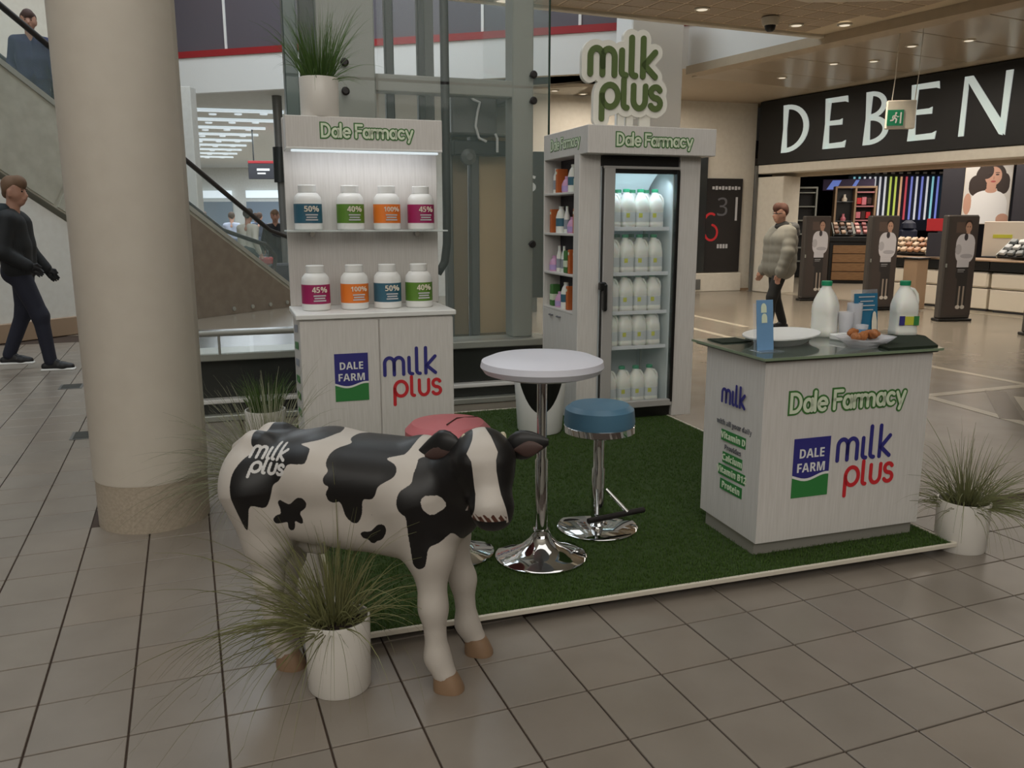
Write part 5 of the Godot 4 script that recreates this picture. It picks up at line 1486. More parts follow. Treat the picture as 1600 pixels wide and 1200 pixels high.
func build_seats():
	# round white bar table on trumpet foot
	var t = thing("bar_table", "white padded round bar table on shiny trumpet base, by the cow's ear", "bar table", SP(0.931, 0.06, 0.48))
	part("base", lathe_mesh([V2(0, 0), V2(0.205, 0), V2(0.207, 0.006), V2(0.2, 0.012), V2(0.14, 0.028), V2(0.085, 0.055), V2(0.05, 0.09), V2(0.036, 0.12), V2(0.036, 0.13), V2(0, 0.13)], 48), M.chrome, t)
	part("column", lathe_mesh([V2(0, 0.12), V2(0.028, 0.12), V2(0.028, 0.45), V2(0.022, 0.46), V2(0.022, 0.84), V2(0, 0.84)], 24), M.chrome, t)
	part("padded_top", lathe_mesh([V2(0, 0.83), V2(0.2, 0.83), V2(0.25, 0.845), V2(0.268, 0.87), V2(0.262, 0.895), V2(0.22, 0.912), V2(0.1, 0.918), V2(0, 0.918)], 48), M.leather_white, t)
	# blue stool with footrest
	var b = thing("bar_stool", "blue cushioned chrome bar stool with flat disc base and footrest", "bar stool", SP(1.321, 0.06, 0.729), PA)
	part("base", lathe_mesh([V2(0, 0), V2(0.195, 0), V2(0.198, 0.006), V2(0.19, 0.012), V2(0.05, 0.02), V2(0.04, 0.03), V2(0, 0.03)], 48), M.chrome, b)
	part("column", lathe_mesh([V2(0, 0.02), V2(0.032, 0.02), V2(0.032, 0.3), V2(0.026, 0.31), V2(0.026, 0.49), V2(0, 0.49)], 24), M.chrome, b)
	part("seat_rim", lathe_mesh([V2(0, 0.485), V2(0.165, 0.485), V2(0.172, 0.49), V2(0.172, 0.52), V2(0.165, 0.525), V2(0, 0.525)], 40), M.chrome, b)
	part("cushion", lathe_mesh([V2(0, 0.52), V2(0.168, 0.52), V2(0.172, 0.54), V2(0.165, 0.6), V2(0.14, 0.62), V2(0, 0.628)], 40), M.leather_blue, b)
	part("footrest", tube_mesh([Vector3(-0.12, 0.1, 0.16), Vector3(0.2, 0.1, 0.1)], 0.014, 10), M.rubber, b)
	for x in [-0.06, 0.1]: part("footrest_arm", tube_mesh([Vector3(x * 0.3, 0.2, 0.03), Vector3(x, 0.11, 0.13)], 0.009, 8), M.chrome, b)
	# pink stool behind the cow
	var p = thing("bar_stool", "pink cushioned bar stool half hidden behind the cow's back", "bar stool", SP(0.552, 0.06, 0.654), PA)
	part("base", lathe_mesh([V2(0, 0), V2(0.2, 0), V2(0.202, 0.006), V2(0.19, 0.014), V2(0.12, 0.03), V2(0.06, 0.06), V2(0.036, 0.1), V2(0, 0.1)], 40), M.chrome, p)
	part("column", lathe_mesh([V2(0, 0.1), V2(0.028, 0.1), V2(0.028, 0.53), V2(0, 0.53)], 20), M.chrome, p)
	part("cushion", lathe_mesh([V2(0, 0.525), V2(0.15, 0.525), V2(0.19, 0.545), V2(0.19, 0.58), V2(0.16, 0.61), V2(0.08, 0.622), V2(0, 0.622)], 40), M.leather_pink, p)
	part("seam", tube_mesh([Vector3(-0.03, 0.624, 0.1), Vector3(0.04, 0.625, 0.0), Vector3(0.15, 0.612, -0.05)], 0.003, 6), M.maroon, p)
	# cow-print tub
	var c = thing("cow_print_bin", "white cow-print tub with big black patch in front of the fridge kiosk", "tub", SP(1.72, 0.06, 2.62), PA)
	part("body", lathe_mesh([V2(0, 0), V2(0.15, 0), V2(0.16, 0.02), V2(0.185, 0.4), V2(0.18, 0.415), V2(0.16, 0.4), V2(0, 0.39)], 40), M.white, c)
	var s = ns(true)
	s.set_smooth_group(1)
	for i in 14:
		var t0 = lerpf(-0.85, 0.95, i / 14.0)
		var t1 = lerpf(-0.85, 0.95, (i + 1) / 14.0)
		var lo0 = 0.16 + 0.22 * pow(absf(t0 - 0.05) / 0.95, 2.0)
		var lo1 = 0.16 + 0.22 * pow(absf(t1 - 0.05) / 0.95, 2.0)
		for q in [[t0, lo0, t1, lo1]]:
			var f = func(t, y): return Vector3(sin(t), 0, cos(t)) * (0.1615 + 0.0645 * (y - 0.02)) + Vector3(0, y, 0)
			tri(s, f.call(q[0], 0.4), f.call(q[2], q[3]), f.call(q[0], q[1]))
			tri(s, f.call(q[0], 0.4), f.call(q[2], 0.4), f.call(q[2], q[3]))
	part("black_patch", fin(s), M.black, c, Vector3.ZERO, Vector3(0, -0.35, 0))

func stand_mats():
	M.turf = textured(Color(0.21, 0.3, 0.1), noise_tex(0.08, Color(0.75, 0.75, 0.7), Color(1, 1, 1), 256, 21), Vector3(3, 3, 3), 0.95)
	M.turf_blade = mat(Color(0.25, 0.36, 0.1), 0.7)
	M.turf_dark = textured(Color(0.12, 0.18, 0.09), noise_tex(0.15, Color(0.6, 0.6, 0.6), Color(1, 1, 1), 128, 22), Vector3(8, 8, 8), 0.9)
	M.trim_white = mat(Color(0.84, 0.81, 0.75), 0.4)
	M.counter_top = mat(Color(0.24, 0.25, 0.22), 0.3)
	M.glass_green = mat(Color(0.75, 0.85, 0.78, 0.12), 0.03)
	M.glass_green.transparency = BaseMaterial3D.TRANSPARENCY_ALPHA
	M.rim_green = mat(Color(0.5, 0.56, 0.46), 0.2)
	M.leaflet_blue = mat(Color(0.45, 0.61, 0.77), 0.4)
	M.leaflet_teal = mat(Color(0.14, 0.42, 0.56), 0.4)
	M.pastry = textured(Color(0.75, 0.5, 0.3), noise_tex(0.1, Color(0.7, 0.6, 0.5), Color(1, 1, 1), 128, 23), Vector3(12, 12, 12), 0.6)
	M.sign_white = mat(Color(0.9, 0.89, 0.85), 0.45)
	M.book = mat(Color(0.75, 0.4, 0.2), 0.5)
	M.pink_pack2 = mat(Color(0.82, 0.62, 0.76), 0.4)
	M.teal_label = mat(Color(0.24, 0.42, 0.5), 0.5)
	M.grey_label = mat(Color(0.6, 0.62, 0.66), 0.5)
	M.lilac = mat(Color(0.72, 0.62, 0.82), 0.5)
	M.fridge_in = mat(Color(0.84, 0.87, 0.88), 0.35)
	M.fridge_lamp = glow(Color(0.9, 0.97, 1.0), 0.22)
	M.stile = mat(Color(0.72, 0.71, 0.7), 0.35, 0.2)
	M.milk_label = mat(Color(0.8, 0.82, 0.83), 0.4)
	M.shelf_glass = mat(Color(0.9, 0.93, 0.92, 0.55), 0.3)
	M.shelf_glass.transparency = BaseMaterial3D.TRANSPARENCY_ALPHA
	M.tub_magenta = mat(Color(0.62, 0.14, 0.36), 0.45)
	M.tub_orange = mat(Color(0.9, 0.48, 0.16), 0.45)
	M.tub_teal = mat(Color(0.2, 0.38, 0.46), 0.45)
	M.tub_green = mat(Color(0.36, 0.52, 0.18), 0.45)

# ------------------------------------------------------------------ smooth bodies: capsules joined by a soft minimum, meshed as surface nets
func nets(bones: Array, cell: float, k: float) -> Dictionary:
	var lo := Vector3.ONE * 1e9
	var hi := -lo
	for b in bones:
		var r: float = maxf(b[2], b[3]) + k * 0.5 + cell * 2.0
		lo = lo.min(b[0] - Vector3.ONE * r).min(b[1] - Vector3.ONE * r)
		hi = hi.max(b[0] + Vector3.ONE * r).max(b[1] + Vector3.ONE * r)
	var nx := int((hi.x - lo.x) / cell) + 2
	var ny := int((hi.y - lo.y) / cell) + 2
	var nz := int((hi.z - lo.z) / cell) + 2
	var field := PackedFloat32Array()
	field.resize(nx * ny * nz)
	field.fill(1.0)
	for b in bones:
		var pa: Vector3 = b[0]
		var ba: Vector3 = b[1] - b[0]
		var ra: float = b[2]
		var rd: float = b[3] - b[2]
		var bb: float = maxf(ba.length_squared(), 1e-9)
		var m: float = maxf(b[2], b[3]) + k + cell * 1.5
		var p0: Vector3 = b[0].min(b[1]) - Vector3.ONE * m - lo
		var p1: Vector3 = b[0].max(b[1]) + Vector3.ONE * m - lo
		for z in range(maxi(0, int(p0.z / cell)), mini(nz, int(p1.z / cell) + 1)):
			for y in range(maxi(0, int(p0.y / cell)), mini(ny, int(p1.y / cell) + 1)):
				var at := (z * ny + y) * nx
				for x in range(maxi(0, int(p0.x / cell)), mini(nx, int(p1.x / cell) + 1)):
					var q := lo + Vector3(x, y, z) * cell - pa
					var h := clampf(q.dot(ba) / bb, 0.0, 1.0)
					var d := (q - ba * h).length() - (ra + rd * h)
					var o := field[at + x]
					var e := maxf(k - absf(d - o), 0.0)
					field[at + x] = minf(d, o) - e * e * 0.25 / k
	var ids := PackedInt32Array()
	ids.resize(nx * ny * nz)
	ids.fill(-1)
	var v := PackedVector3Array()
	var nrm := PackedVector3Array()
	var sx := 1
	var sy := nx
	var sz := nx * ny
	var offs := PackedInt32Array([0, sx, sy, sx + sy, sz, sx + sz, sy + sz, sx + sy + sz])
	for z in nz - 1:
		for y in ny - 1:
			var row := (z * ny + y) * nx
			for x in nx - 1:
				var i := row + x
				var f0 := field[i]
				if f0 > cell * 2.5 or f0 < -cell * 2.5: continue
				var mask := 0
				for c in 8:
					if field[i + offs[c]] < 0.0: mask |= 1 << c
				if mask == 0 or mask == 255: continue
				var sum := Vector3.ZERO
				var cnt := 0
				for c in 8:
					for ax in 3:
						if c & (1 << ax): continue
						var c2 := c | (1 << ax)
						if ((mask >> c) & 1) == ((mask >> c2) & 1): continue
						var fa := field[i + offs[c]]
						var fb := field[i + offs[c2]]
						var p := Vector3(c & 1, (c >> 1) & 1, (c >> 2) & 1)
						p[ax] = fa / (fa - fb)
						sum += p
						cnt += 1
				ids[i] = v.size()
				v.append(lo + (Vector3(x, y, z) + sum / cnt) * cell)
				var g := Vector3.ZERO
				for c in 8:
					var fv := field[i + offs[c]]
					g += Vector3(fv if c & 1 else -fv, fv if c & 2 else -fv, fv if c & 4 else -fv)
				nrm.append(g.normalized())
	var f := PackedInt32Array()
	for z in range(1, nz - 1):
		for y in range(1, ny - 1):
			for x in range(1, nx - 1):
				var i := (z * ny + y) * nx + x
				var f0 := field[i]
				if f0 > cell * 2.5 or f0 < -cell * 2.5: continue
				for ax in 3:
					var st: int = [sx, sy, sz][ax]
					var f1 := field[i + st]
					if (f0 < 0.0) == (f1 < 0.0): continue
					var u: int = [sy, sz, sx][ax]
					var w: int = [sz, sx, sy][ax]
					var a := ids[i]
					var b := ids[i - u]
					var c := ids[i - u - w]
					var d := ids[i - w]
					if a < 0 or b < 0 or c < 0 or d < 0: continue
					if f0 < 0.0: f.append_array(PackedInt32Array([a, c, b, a, d, c]))
					else: f.append_array(PackedInt32Array([a, b, c, a, c, d]))
	return {"v": v, "n": nrm, "f": f}

func net_mesh(bones: Array, cell: float, k: float) -> ArrayMesh:
	var g = nets(bones, cell, k)
	var arr := []
	arr.resize(Mesh.ARRAY_MAX)
	arr[Mesh.ARRAY_VERTEX] = g.v
	arr[Mesh.ARRAY_NORMAL] = g.n
	arr[Mesh.ARRAY_INDEX] = g.f
	var m = ArrayMesh.new()
	m.add_surface_from_arrays(Mesh.PRIMITIVE_TRIANGLES, arr)
	return m

# ------------------------------------------------------------------ the life-size cow: x runs to its head, y up, z to the side we see
func build_cow():
	var cow = thing("cow_statue", "black and white life-size calf statue standing in front of the platform", "cow statue", Vector3(-0.45, 0, -2.74), -0.2356)
	var B := []
	var bone = func(ax, ay, az, bx_, by, bz, ra, rb): B.append([Vector3(ax, ay, az), Vector3(bx_, by, bz), ra, rb])
	# barrel, narrower than it is deep
	for s in [-1, 1]:
		bone.call(-0.43, 0.685, 0.045 * s, -0.2, 0.69, 0.05 * s, 0.125, 0.135)
		bone.call(-0.2, 0.69, 0.05 * s, 0.13, 0.675, 0.04 * s, 0.135, 0.14)
		bone.call(-0.22, 0.575, 0.045 * s, 0.12, 0.548, 0.04 * s, 0.118, 0.128)
		bone.call(-0.32, 0.56, 0.085 * s, -0.08, 0.55, 0.075 * s, 0.085, 0.085)
		# thigh and hind leg
		var hx := -0.005 if s > 0 else -0.04
		bone.call(-0.42, 0.63, 0.08 * s, -0.385, 0.45, 0.1 * s, 0.135, 0.078)
		bone.call(-0.385, 0.45, 0.1 * s, -0.375 + hx, 0.31, 0.115 * s, 0.074, 0.045)
		bone.call(-0.38 + hx, 0.31, 0.115 * s, -0.34 + hx * 3.0, 0.1, 0.12 * s, 0.042, 0.034)
		bone.call(-0.34 + hx * 3.0, 0.1, 0.12 * s, -0.315 + hx * 3.0, 0.055, 0.12 * s, 0.036, 0.038)
		# shoulder and front leg
		var fx := 0.0 if s > 0 else 0.03
		bone.call(0.15, 0.63, 0.075 * s, 0.205, 0.47, 0.09 * s, 0.12, 0.08)
		bone.call(0.205, 0.47, 0.09 * s, 0.222 + fx, 0.285, 0.12 * s, 0.068, 0.041)
		bone.call(0.222 + fx, 0.285, 0.12 * s, 0.235 + fx, 0.11, 0.125 * s, 0.041, 0.035)
		bone.call(0.235 + fx, 0.11, 0.125 * s, 0.262 + fx, 0.055, 0.13 * s, 0.036, 0.039)
		bone.call(-0.44, 0.80, 0.06 * s, -0.4, 0.8, 0.07 * s, 0.035, 0.035)
	bone.call(0.13, 0.72, 0, 0.16, 0.76, 0, 0.1, 0.075)
	bone.call(0.2, 0.66, 0.0, 0.33, 0.735, 0.05, 0.145, 0.105)
	bone.call(0.33, 0.735, 0.05, 0.385, 0.8, 0.075, 0.1, 0.085)
	bone.call(0.22, 0.56, 0.0, 0.265, 0.6, 0.03, 0.1, 0.1)
	bone.call(-0.265, 0.43, 0.0, -0.24, 0.42, 0.0, 0.05, 0.04)
	var NB := B.size()
	# head, turned towards the viewer's right
	bone.call(0.385, 0.815, 0.085, 0.405, 0.8, 0.105, 0.075, 0.075)
	bone.call(0.395, 0.8, 0.09, 0.437, 0.672, 0.165, 0.074, 0.052)
	bone.call(0.42, 0.73, 0.11, 0.43, 0.68, 0.14, 0.06, 0.05)
	var lat := Vector3(0.906, 0, -0.423)   # across the face, to its left in the picture negative
	for s in [-1.0, 1.0]:
		var c: Vector3 = Vector3(0.44, 0.668, 0.172) + lat * 0.02 * s
		bone.call(c.x, c.y, c.z, c.x + 0.002, c.y - 0.024, c.z + 0.002, 0.04, 0.037)
		c = Vector3(0.405, 0.805, 0.125) + lat * 0.048 * s
		bone.call(c.x, c.y, c.z, c.x, c.y - 0.02, c.z, 0.036, 0.03)
	var g = nets(B, 0.0085, 0.045)
	var im := cow_image()
	var hp := Vector3(0.385, 0.815, 0.085)
	var hq := Vector3(0.44, 0.645, 0.175)
	var ax := hq - hp
	var arr := []
	arr.resize(Mesh.ARRAY_MAX)
	var V := PackedVector3Array()
	var N := PackedVector3Array()
	var T := PackedVector2Array()
	var face := Vector3(0.423, 0.25, 0.87).normalized()
	for t in range(0, g.f.size(), 3):
		var c: Vector3 = (g.v[g.f[t]] + g.v[g.f[t + 1]] + g.v[g.f[t + 2]]) / 3.0
		var nn: Vector3 = g.n[g.f[t]] + g.n[g.f[t + 1]] + g.n[g.f[t + 2]]
		var h := clampf((c - hp).dot(ax) / ax.length_squared(), 0.0, 1.0)
		var on_head: bool = (c - hp - ax * h).length() < 0.115 and nn.normalized().dot(face) > 0.05 and c.x > 0.33
		for k in 3:
			var p: Vector3 = g.v[g.f[t + k]]
			V.append(p)
			N.append(g.n[g.f[t + k]])
			if on_head:
				var l := (p - hp).dot(lat)
				T.append(V2(0.75 + l / 0.24 * 0.5, 1.0 - (p.y - 0.52) / 0.4))
			else:
				var z := absf(p.z)
				T.append(V2((p.x + 0.6) / 1.05 * 0.5, 1.0 - (p.y + (0.15 - z) * 0.27) / 0.95))
	arr[Mesh.ARRAY_VERTEX] = V
	arr[Mesh.ARRAY_NORMAL] = N
	arr[Mesh.ARRAY_TEX_UV] = T
	var m = ArrayMesh.new()
	m.add_surface_from_arrays(Mesh.PRIMITIVE_TRIANGLES, arr)
	var mt = mat(Color.WHITE, 0.42)
	mt.albedo_texture = ImageTexture.create_from_image(im)
	mt.texture_repeat = false
	part("body", m, mt, cow)
	# hooves
	for q in [[0.272, 0.13], [0.305, -0.125], [-0.315, 0.12], [-0.42, -0.12]]:
		var s = ns(true)
		loft(s, [[0.0, 0.052, 0.043, 0.004, 0, 2.4], [0.012, 0.052, 0.043, 0.003, 0, 2.4], [0.045, 0.044, 0.039, -0.004, 0, 2.2], [0.062, 0.038, 0.036, -0.008, 0, 2.0]], 20)
		part("hoof", fin(s), M.hoof, cow, Vector3(q[0], 0, q[1]))
		part("dewclaw", box_mesh(Vector3(0.02, 0.025, 0.03), 0.006), M.hoof, cow, Vector3(q[0] - 0.045, 0.085, q[1]))
	# ears
	for s in [-1.0, 1.0]:
		var e = ns(true)
		var root: Vector3 = Vector3(0.385, 0.835, 0.07) + lat * 0.07 * s
		var tip := (Vector3(0.165, 0.8, 0.075) if s < 0 else Vector3(0.59, 0.853, 0.03))
		var mid: Vector3 = root.lerp(tip, 0.5) + Vector3(0, 0.012 if s < 0 else -0.004, 0)
		var pts := []
		var rr := []
		for k in 9:
			var f := k / 8.0
			pts.append(root.lerp(mid, f * 2.0) if f < 0.5 else mid.lerp(tip, f * 2.0 - 1.0))
			rr.append(0.012 + (0.056 if s < 0 else 0.046) * sin(PI * pow(f, 0.8)) * (1.0 - 0.15 * f))
		ear(e, pts, rr, 0.35)
		var er = part("ear", fin(e), M.cow_black, cow)
		var e2 = ns(true)
		var pin := []
		var rin := []
		for k in 7:
			var f := 0.2 + 0.65 * k / 6.0
			pin.append((root.lerp(mid, f * 2.0) if f < 0.5 else mid.lerp(tip, f * 2.0 - 1.0)) + Vector3(0.006, -0.01, 0.016))
			rin.append(0.004 + 0.026 * sin(PI * k / 6.0))
		ear(e2, pin, rin, 0.3)
		part("ear_lining", fin(e2), M.cow_inner, er)
		# eyes and horn buds
		var ep: Vector3 = Vector3(0.41, 0.79, 0.155) + lat * 0.066 * s - Vector3(0.012, 0, 0.028)
		var es = ns(true)
		loft(es, [[-0.014, 0.004, 0.004, 0, 0, 2.0], [-0.009, 0.011, 0.011, 0, 0, 2.0], [0, 0.015, 0.015, 0, 0, 2.0], [0.009, 0.011, 0.011, 0, 0, 2.0], [0.014, 0.004, 0.004, 0, 0, 2.0]], 14)
		part("eye", fin(es), M.eye, cow, ep)
		var hb = Vector3(0.388, 0.885, 0.075) + lat * 0.062 * s
		part("horn_bud", lathe_mesh([V2(0, -0.03), V2(0.013, -0.03), V2(0.011, -0.012), V2(0.006, -0.004), V2(0, -0.003)], 12), M.cow_cream, cow, hb)
		var np: Vector3 = Vector3(0.446, 0.652, 0.206) + lat * 0.03 * s
		part("nostril", lathe_mesh([V2(0, 0), V2(0.01, 0), V2(0.006, 0.008), V2(0, 0.008)], 12), M.eye, cow, np, Vector3(PI / 2 - 0.2, 0.4, 0))
	part("tail", tube_mesh([Vector3(-0.48, 0.8, 0), Vector3(-0.54, 0.755, 0.0), Vector3(-0.574, 0.66, 0), Vector3(-0.57, 0.54, 0), Vector3(-0.545, 0.44, 0)], [0.022, 0.022, 0.018, 0.016, 0.022], 12), M.cow_white, cow)

func ear(s: SurfaceTool, pts: Array, rr: Array, thin: float):
	s.set_smooth_group(1)
	var n := 12
	var d: Vector3 = (pts[-1] - pts[0]).normalized()
	var up := Vector3.UP
	var side := d.cross(up).normalized()
	for i in pts.size() - 1:
		for k in n:
			var q := []
			for e in [[i, k], [i + 1, k], [i + 1, k + 1], [i, k + 1]]:
				var t: float = TAU * e[1] / n
				q.append(pts[e[0]] + up * cos(t) * rr[e[0]] * 0.9 + side * sin(t) * rr[e[0]] * thin)
			tri(s, q[0], q[2], q[3])
			tri(s, q[0], q[1], q[2])

func rounded(p: PackedVector2Array) -> PackedVector2Array:
	var o := PackedVector2Array()
	for i in p.size():
		var a := p[i]
		var b := p[(i + 1) % p.size()]
		o.append(a.lerp(b, 0.22))
		o.append(a.lerp(b, 0.78))
	return o

func in_any(polys: Array, p: Vector2) -> bool:
	for q in polys:
		if Geometry2D.is_point_in_polygon(p, q): return true
	return false

func cow_image() -> Image:
	var W := 1400
	var H := 640
	var im = Image.create(W, H, false, Image.FORMAT_RGB8)
	var white = Color(0.77, 0.74, 0.705)
	var black = Color(0.095, 0.09, 0.09)
	im.fill(white)
	var polys := [
		P2([-0.43, 0.86, -0.413, 0.93, -0.235, 0.93, -0.12, 0.93, -0.144, 0.869, -0.168, 0.846, -0.210, 0.833, -0.238, 0.825, -0.193, 0.815, -0.188, 0.80, -0.19, 0.765, -0.20, 0.758, -0.256, 0.757, -0.266, 0.735, -0.281, 0.698, -0.307, 0.683, -0.314, 0.651, -0.331, 0.605, -0.345, 0.597, -0.379, 0.605, -0.390, 0.59, -0.394, 0.563, -0.404, 0.516, -0.412, 0.515, -0.426, 0.551, -0.445, 0.613, -0.456, 0.667, -0.453, 0.713, -0.430, 0.759, -0.390, 0.797, -0.42, 0.81]),
		P2([-0.08, 0.93, 0.0, 0.93, 0.16, 0.93, 0.152, 0.875, 0.133, 0.815, 0.111, 0.809, 0.067, 0.797, 0.110, 0.779, 0.120, 0.757, 0.113, 0.736, 0.082, 0.717, 0.062, 0.703, 0.054, 0.671, 0.040, 0.657, 0.009, 0.659, 0.003, 0.606, -0.012, 0.574, -0.030, 0.569, -0.057, 0.592, -0.068, 0.644, -0.091, 0.636, -0.110, 0.640, -0.117, 0.667, -0.103, 0.690, -0.122, 0.697, -0.126, 0.719, -0.109, 0.742, -0.124, 0.763, -0.121, 0.798, -0.106, 0.820, -0.065, 0.840, -0.086, 0.852, -0.092, 0.868]),
		P2([-0.297, 0.616, -0.295, 0.626, -0.287, 0.630, -0.273, 0.623, -0.252, 0.616, -0.225, 0.638, -0.211, 0.645, -0.198, 0.644, -0.188, 0.633, -0.188, 0.62, -0.194, 0.609, -0.218, 0.591, -0.206, 0.568, -0.207, 0.556, -0.216, 0.553, -0.236, 0.563, -0.238, 0.54, -0.246, 0.528, -0.258, 0.525, -0.265, 0.535, -0.263, 0.556, -0.287, 0.549, -0.306, 0.545, -0.315, 0.552, -0.314, 0.565, -0.304, 0.575, -0.288, 0.581, -0.290, 0.599]),
		P2([-0.009, 0.534, -0.002, 0.543, 0.012, 0.545, 0.027, 0.546, 0.042, 0.56, 0.055, 0.573, 0.070, 0.576, 0.082, 0.573, 0.086, 0.56, 0.084, 0.549, 0.072, 0.528, 0.060, 0.519, 0.047, 0.515, 0.036, 0.505, 0.025, 0.507, 0.017, 0.518, -0.001, 0.521]),
		P2([0.176, 0.805, 0.219, 0.816, 0.202, 0.823, 0.198, 0.84, 0.22, 0.95, 0.46, 0.95, 0.46, 0.668, 0.43, 0.632, 0.382, 0.595, 0.360, 0.568, 0.339, 0.540, 0.325, 0.532, 0.312, 0.533, 0.300, 0.558, 0.288, 0.561, 0.274, 0.547, 0.259, 0.528, 0.226, 0.511, 0.221, 0.467, 0.216, 0.445, 0.207, 0.437, 0.195, 0.433, 0.185, 0.435, 0.176, 0.443, 0.172, 0.453, 0.169, 0.506, 0.165, 0.550, 0.163, 0.611, 0.15, 0.617, 0.137, 0.632, 0.131, 0.652, 0.134, 0.678, 0.143, 0.695, 0.156, 0.705, 0.174, 0.720, 0.176, 0.735, 0.175, 0.750, 0.180, 0.784])]
	for k in polys.size():
		for n in (1 if k == 2 else 2): polys[k] = rounded(polys[k])
	var hole := [P2([0.207, 0.662, 0.210, 0.675, 0.220, 0.684, 0.242, 0.686, 0.255, 0.687, 0.270, 0.680, 0.281, 0.664, 0.280, 0.652, 0.272, 0.642, 0.258, 0.632, 0.245, 0.622, 0.232, 0.621, 0.224, 0.626, 0.215, 0.635, 0.211, 0.645])]
	for y in H:
		var py := (1.0 - (y + 0.5) / H) * 0.95
		if py < 0.42: continue
		for x in W / 2:
			var p := V2((x + 0.5) / (W / 2) * 1.05 - 0.6, py)
			if p.x < -0.47: continue
			if in_any(polys, p) and not in_any(hole, p): im.set_pixel(x, y, black)
	# face: blaze on black, dark muzzle
	im.fill_rect(Rect2i(W / 2, 0, W / 2, H), black)
	var blaze := P2([-0.024, 0.91, 0.005, 0.91, 0.02, 0.885, 0.034, 0.845, 0.026, 0.822, 0.026, 0.79, 0.036, 0.72, 0.048, 0.68, 0.055, 0.65, 0.058, 0.632, -0.058, 0.632, -0.052, 0.65, -0.046, 0.68, -0.04, 0.72, -0.046, 0.785, -0.05, 0.82, -0.062, 0.84, -0.04, 0.875])
	var nose := Color(0.36, 0.22, 0.18)
	for y in H:
		var py := 0.52 + (1.0 - (y + 0.5) / H) * 0.4
		for x in range(W / 2, W):
			var p := V2(((x + 0.5) / W - 0.75) * 0.24 / 0.5, py)
			var up := 0.655 + 0.006 * sin(p.x * 230.0 + 0.6) + 0.008 * absf(sin(p.x * 120.0))
			if Geometry2D.is_point_in_polygon(p, blaze): im.set_pixel(x, y, white)
			if py < up and py > 0.642 and absf(p.x) < 0.05: im.set_pixel(x, y, nose if sin(p.x * 300.0 + py * 200.0) > -0.5 else white)
			elif py <= 0.642 and (absf(p.x) < 0.05 or py < 0.632): im.set_pixel(x, y, black)
	# white word mark printed on the rump
	for q in [[milk_strokes(), 0.0], [plus_strokes(), 0.0]]:
		for st in q[0]:
			for k in st.size() - 1:
				paint_line(im, mark_at(st[k], W, H), mark_at(st[k + 1], W, H), 3.7, Color(0.8, 0.79, 0.78))
	return im

func mark_at(p: Vector2, W: int, H: int) -> Vector2:
	var q := V2(-0.408 + p.x * 0.043 + p.y * 0.006, 0.772 + p.y * 0.038 - p.x * 0.0015)
	return V2((q.x + 0.6) / 1.05 * W * 0.5, (1.0 - q.y / 0.95) * H)

func paint_line(im: Image, a: Vector2, b: Vector2, r: float, col: Color):
	for y in range(int(minf(a.y, b.y) - r), int(maxf(a.y, b.y) + r) + 1):
		for x in range(int(minf(a.x, b.x) - r), int(maxf(a.x, b.x) + r) + 1):
			var p := V2(x, y)
			if p.distance_to(Geometry2D.get_closest_point_to_segment(p, a, b)) < r: im.set_pixel(x, y, col)

func cow_mats():
	M.hoof = mat(Color(0.56, 0.45, 0.35), 0.5)
	M.cow_black = mat(Color(0.11, 0.105, 0.105), 0.42)
	M.cow_inner = mat(Color(0.3, 0.22, 0.2), 0.6)
	M.cow_white = mat(Color(0.77, 0.74, 0.705), 0.42)
	M.cow_cream = mat(Color(0.8, 0.76, 0.66), 0.5)
	M.lips = mat(Color(0.5, 0.28, 0.25), 0.5)
	M.eye = mat(Color(0.05, 0.04, 0.04), 0.15)

# ------------------------------------------------------------------ potted grasses
func grass(parent: Node, y: float, n: int, length: float, spread: float, lean: Vector3, m: Material, sd: int, r0 := 0.05, shun := Vector3.ZERO):
	var r = RandomNumberGenerator.new()
	r.seed = sd
	var s = ns(true)
	for i in n:
		var a := r.randf() * TAU
		var l := length * r.randf_range(0.55, 1.0)
		var out := Vector3(cos(a), 0, sin(a))
		var tilt := spread * pow(r.randf(), 0.8)
		l *= 0.62 + 0.38 * minf(1.0, tilt)
		var d := (Vector3.UP * (1.2 - 0.75 * tilt) + (out + lean * 0.6) * tilt).normalized()
		var p := Vector3(0, y, 0) + out * r0 * sqrt(r.randf()) + lean * 0.04
		var side := d.cross(out.rotated(Vector3.UP, r.randf() * 2.0)).normalized()
		var w := 0.0027 * r.randf_range(0.7, 1.3)
		var droop := r.randf_range(0.6, 1.9) * (0.15 + tilt)
		var prev := [p - side * w, p + side * w]
		var seg := 8
		for k in seg:
			d = (d + Vector3.DOWN * droop * 0.3 * (k + 1.0) / seg + lean * 0.02).normalized()
			p += d * l / seg
			if shun.z > 0.0 and V2(p.x - shun.x, p.z - shun.y).length() < shun.z:
				var away := V2(p.x - shun.x, p.z - shun.y).normalized() * shun.z
				p = Vector3(shun.x + away.x, p.y, shun.y + away.y)
			if p.y < 0.012: p.y = 0.012 + r.randf() * 0.01
			var ww := w * (1.0 - 0.85 * (k + 1.0) / seg)
			var nx := [p - side * ww, p + side * ww]
			tri(s, prev[0], nx[1], prev[1])
			tri(s, prev[0], nx[0], nx[1])
			prev = nx
	var o = part("grass_blades", fin(s), m, parent)
	o.set_meta("kind", "stuff")

func pot(o: Node3D, r: float, h: float):
	part("pot", lathe_mesh([V2(0, 0), V2(r * 0.93, 0), V2(r * 0.96, 0.006), V2(r, h - 0.004), V2(r * 0.985, h), V2(r * 0.93, h), V2(r * 0.92, h - 0.03), V2(0, h - 0.03)], 44), M.pot, o)
	part("soil", lathe_mesh([V2(0, h - 0.028), V2(r * 0.9, h - 0.03), V2(r * 0.6, h - 0.02), V2(0, h - 0.015)], 28), M.soil, o)

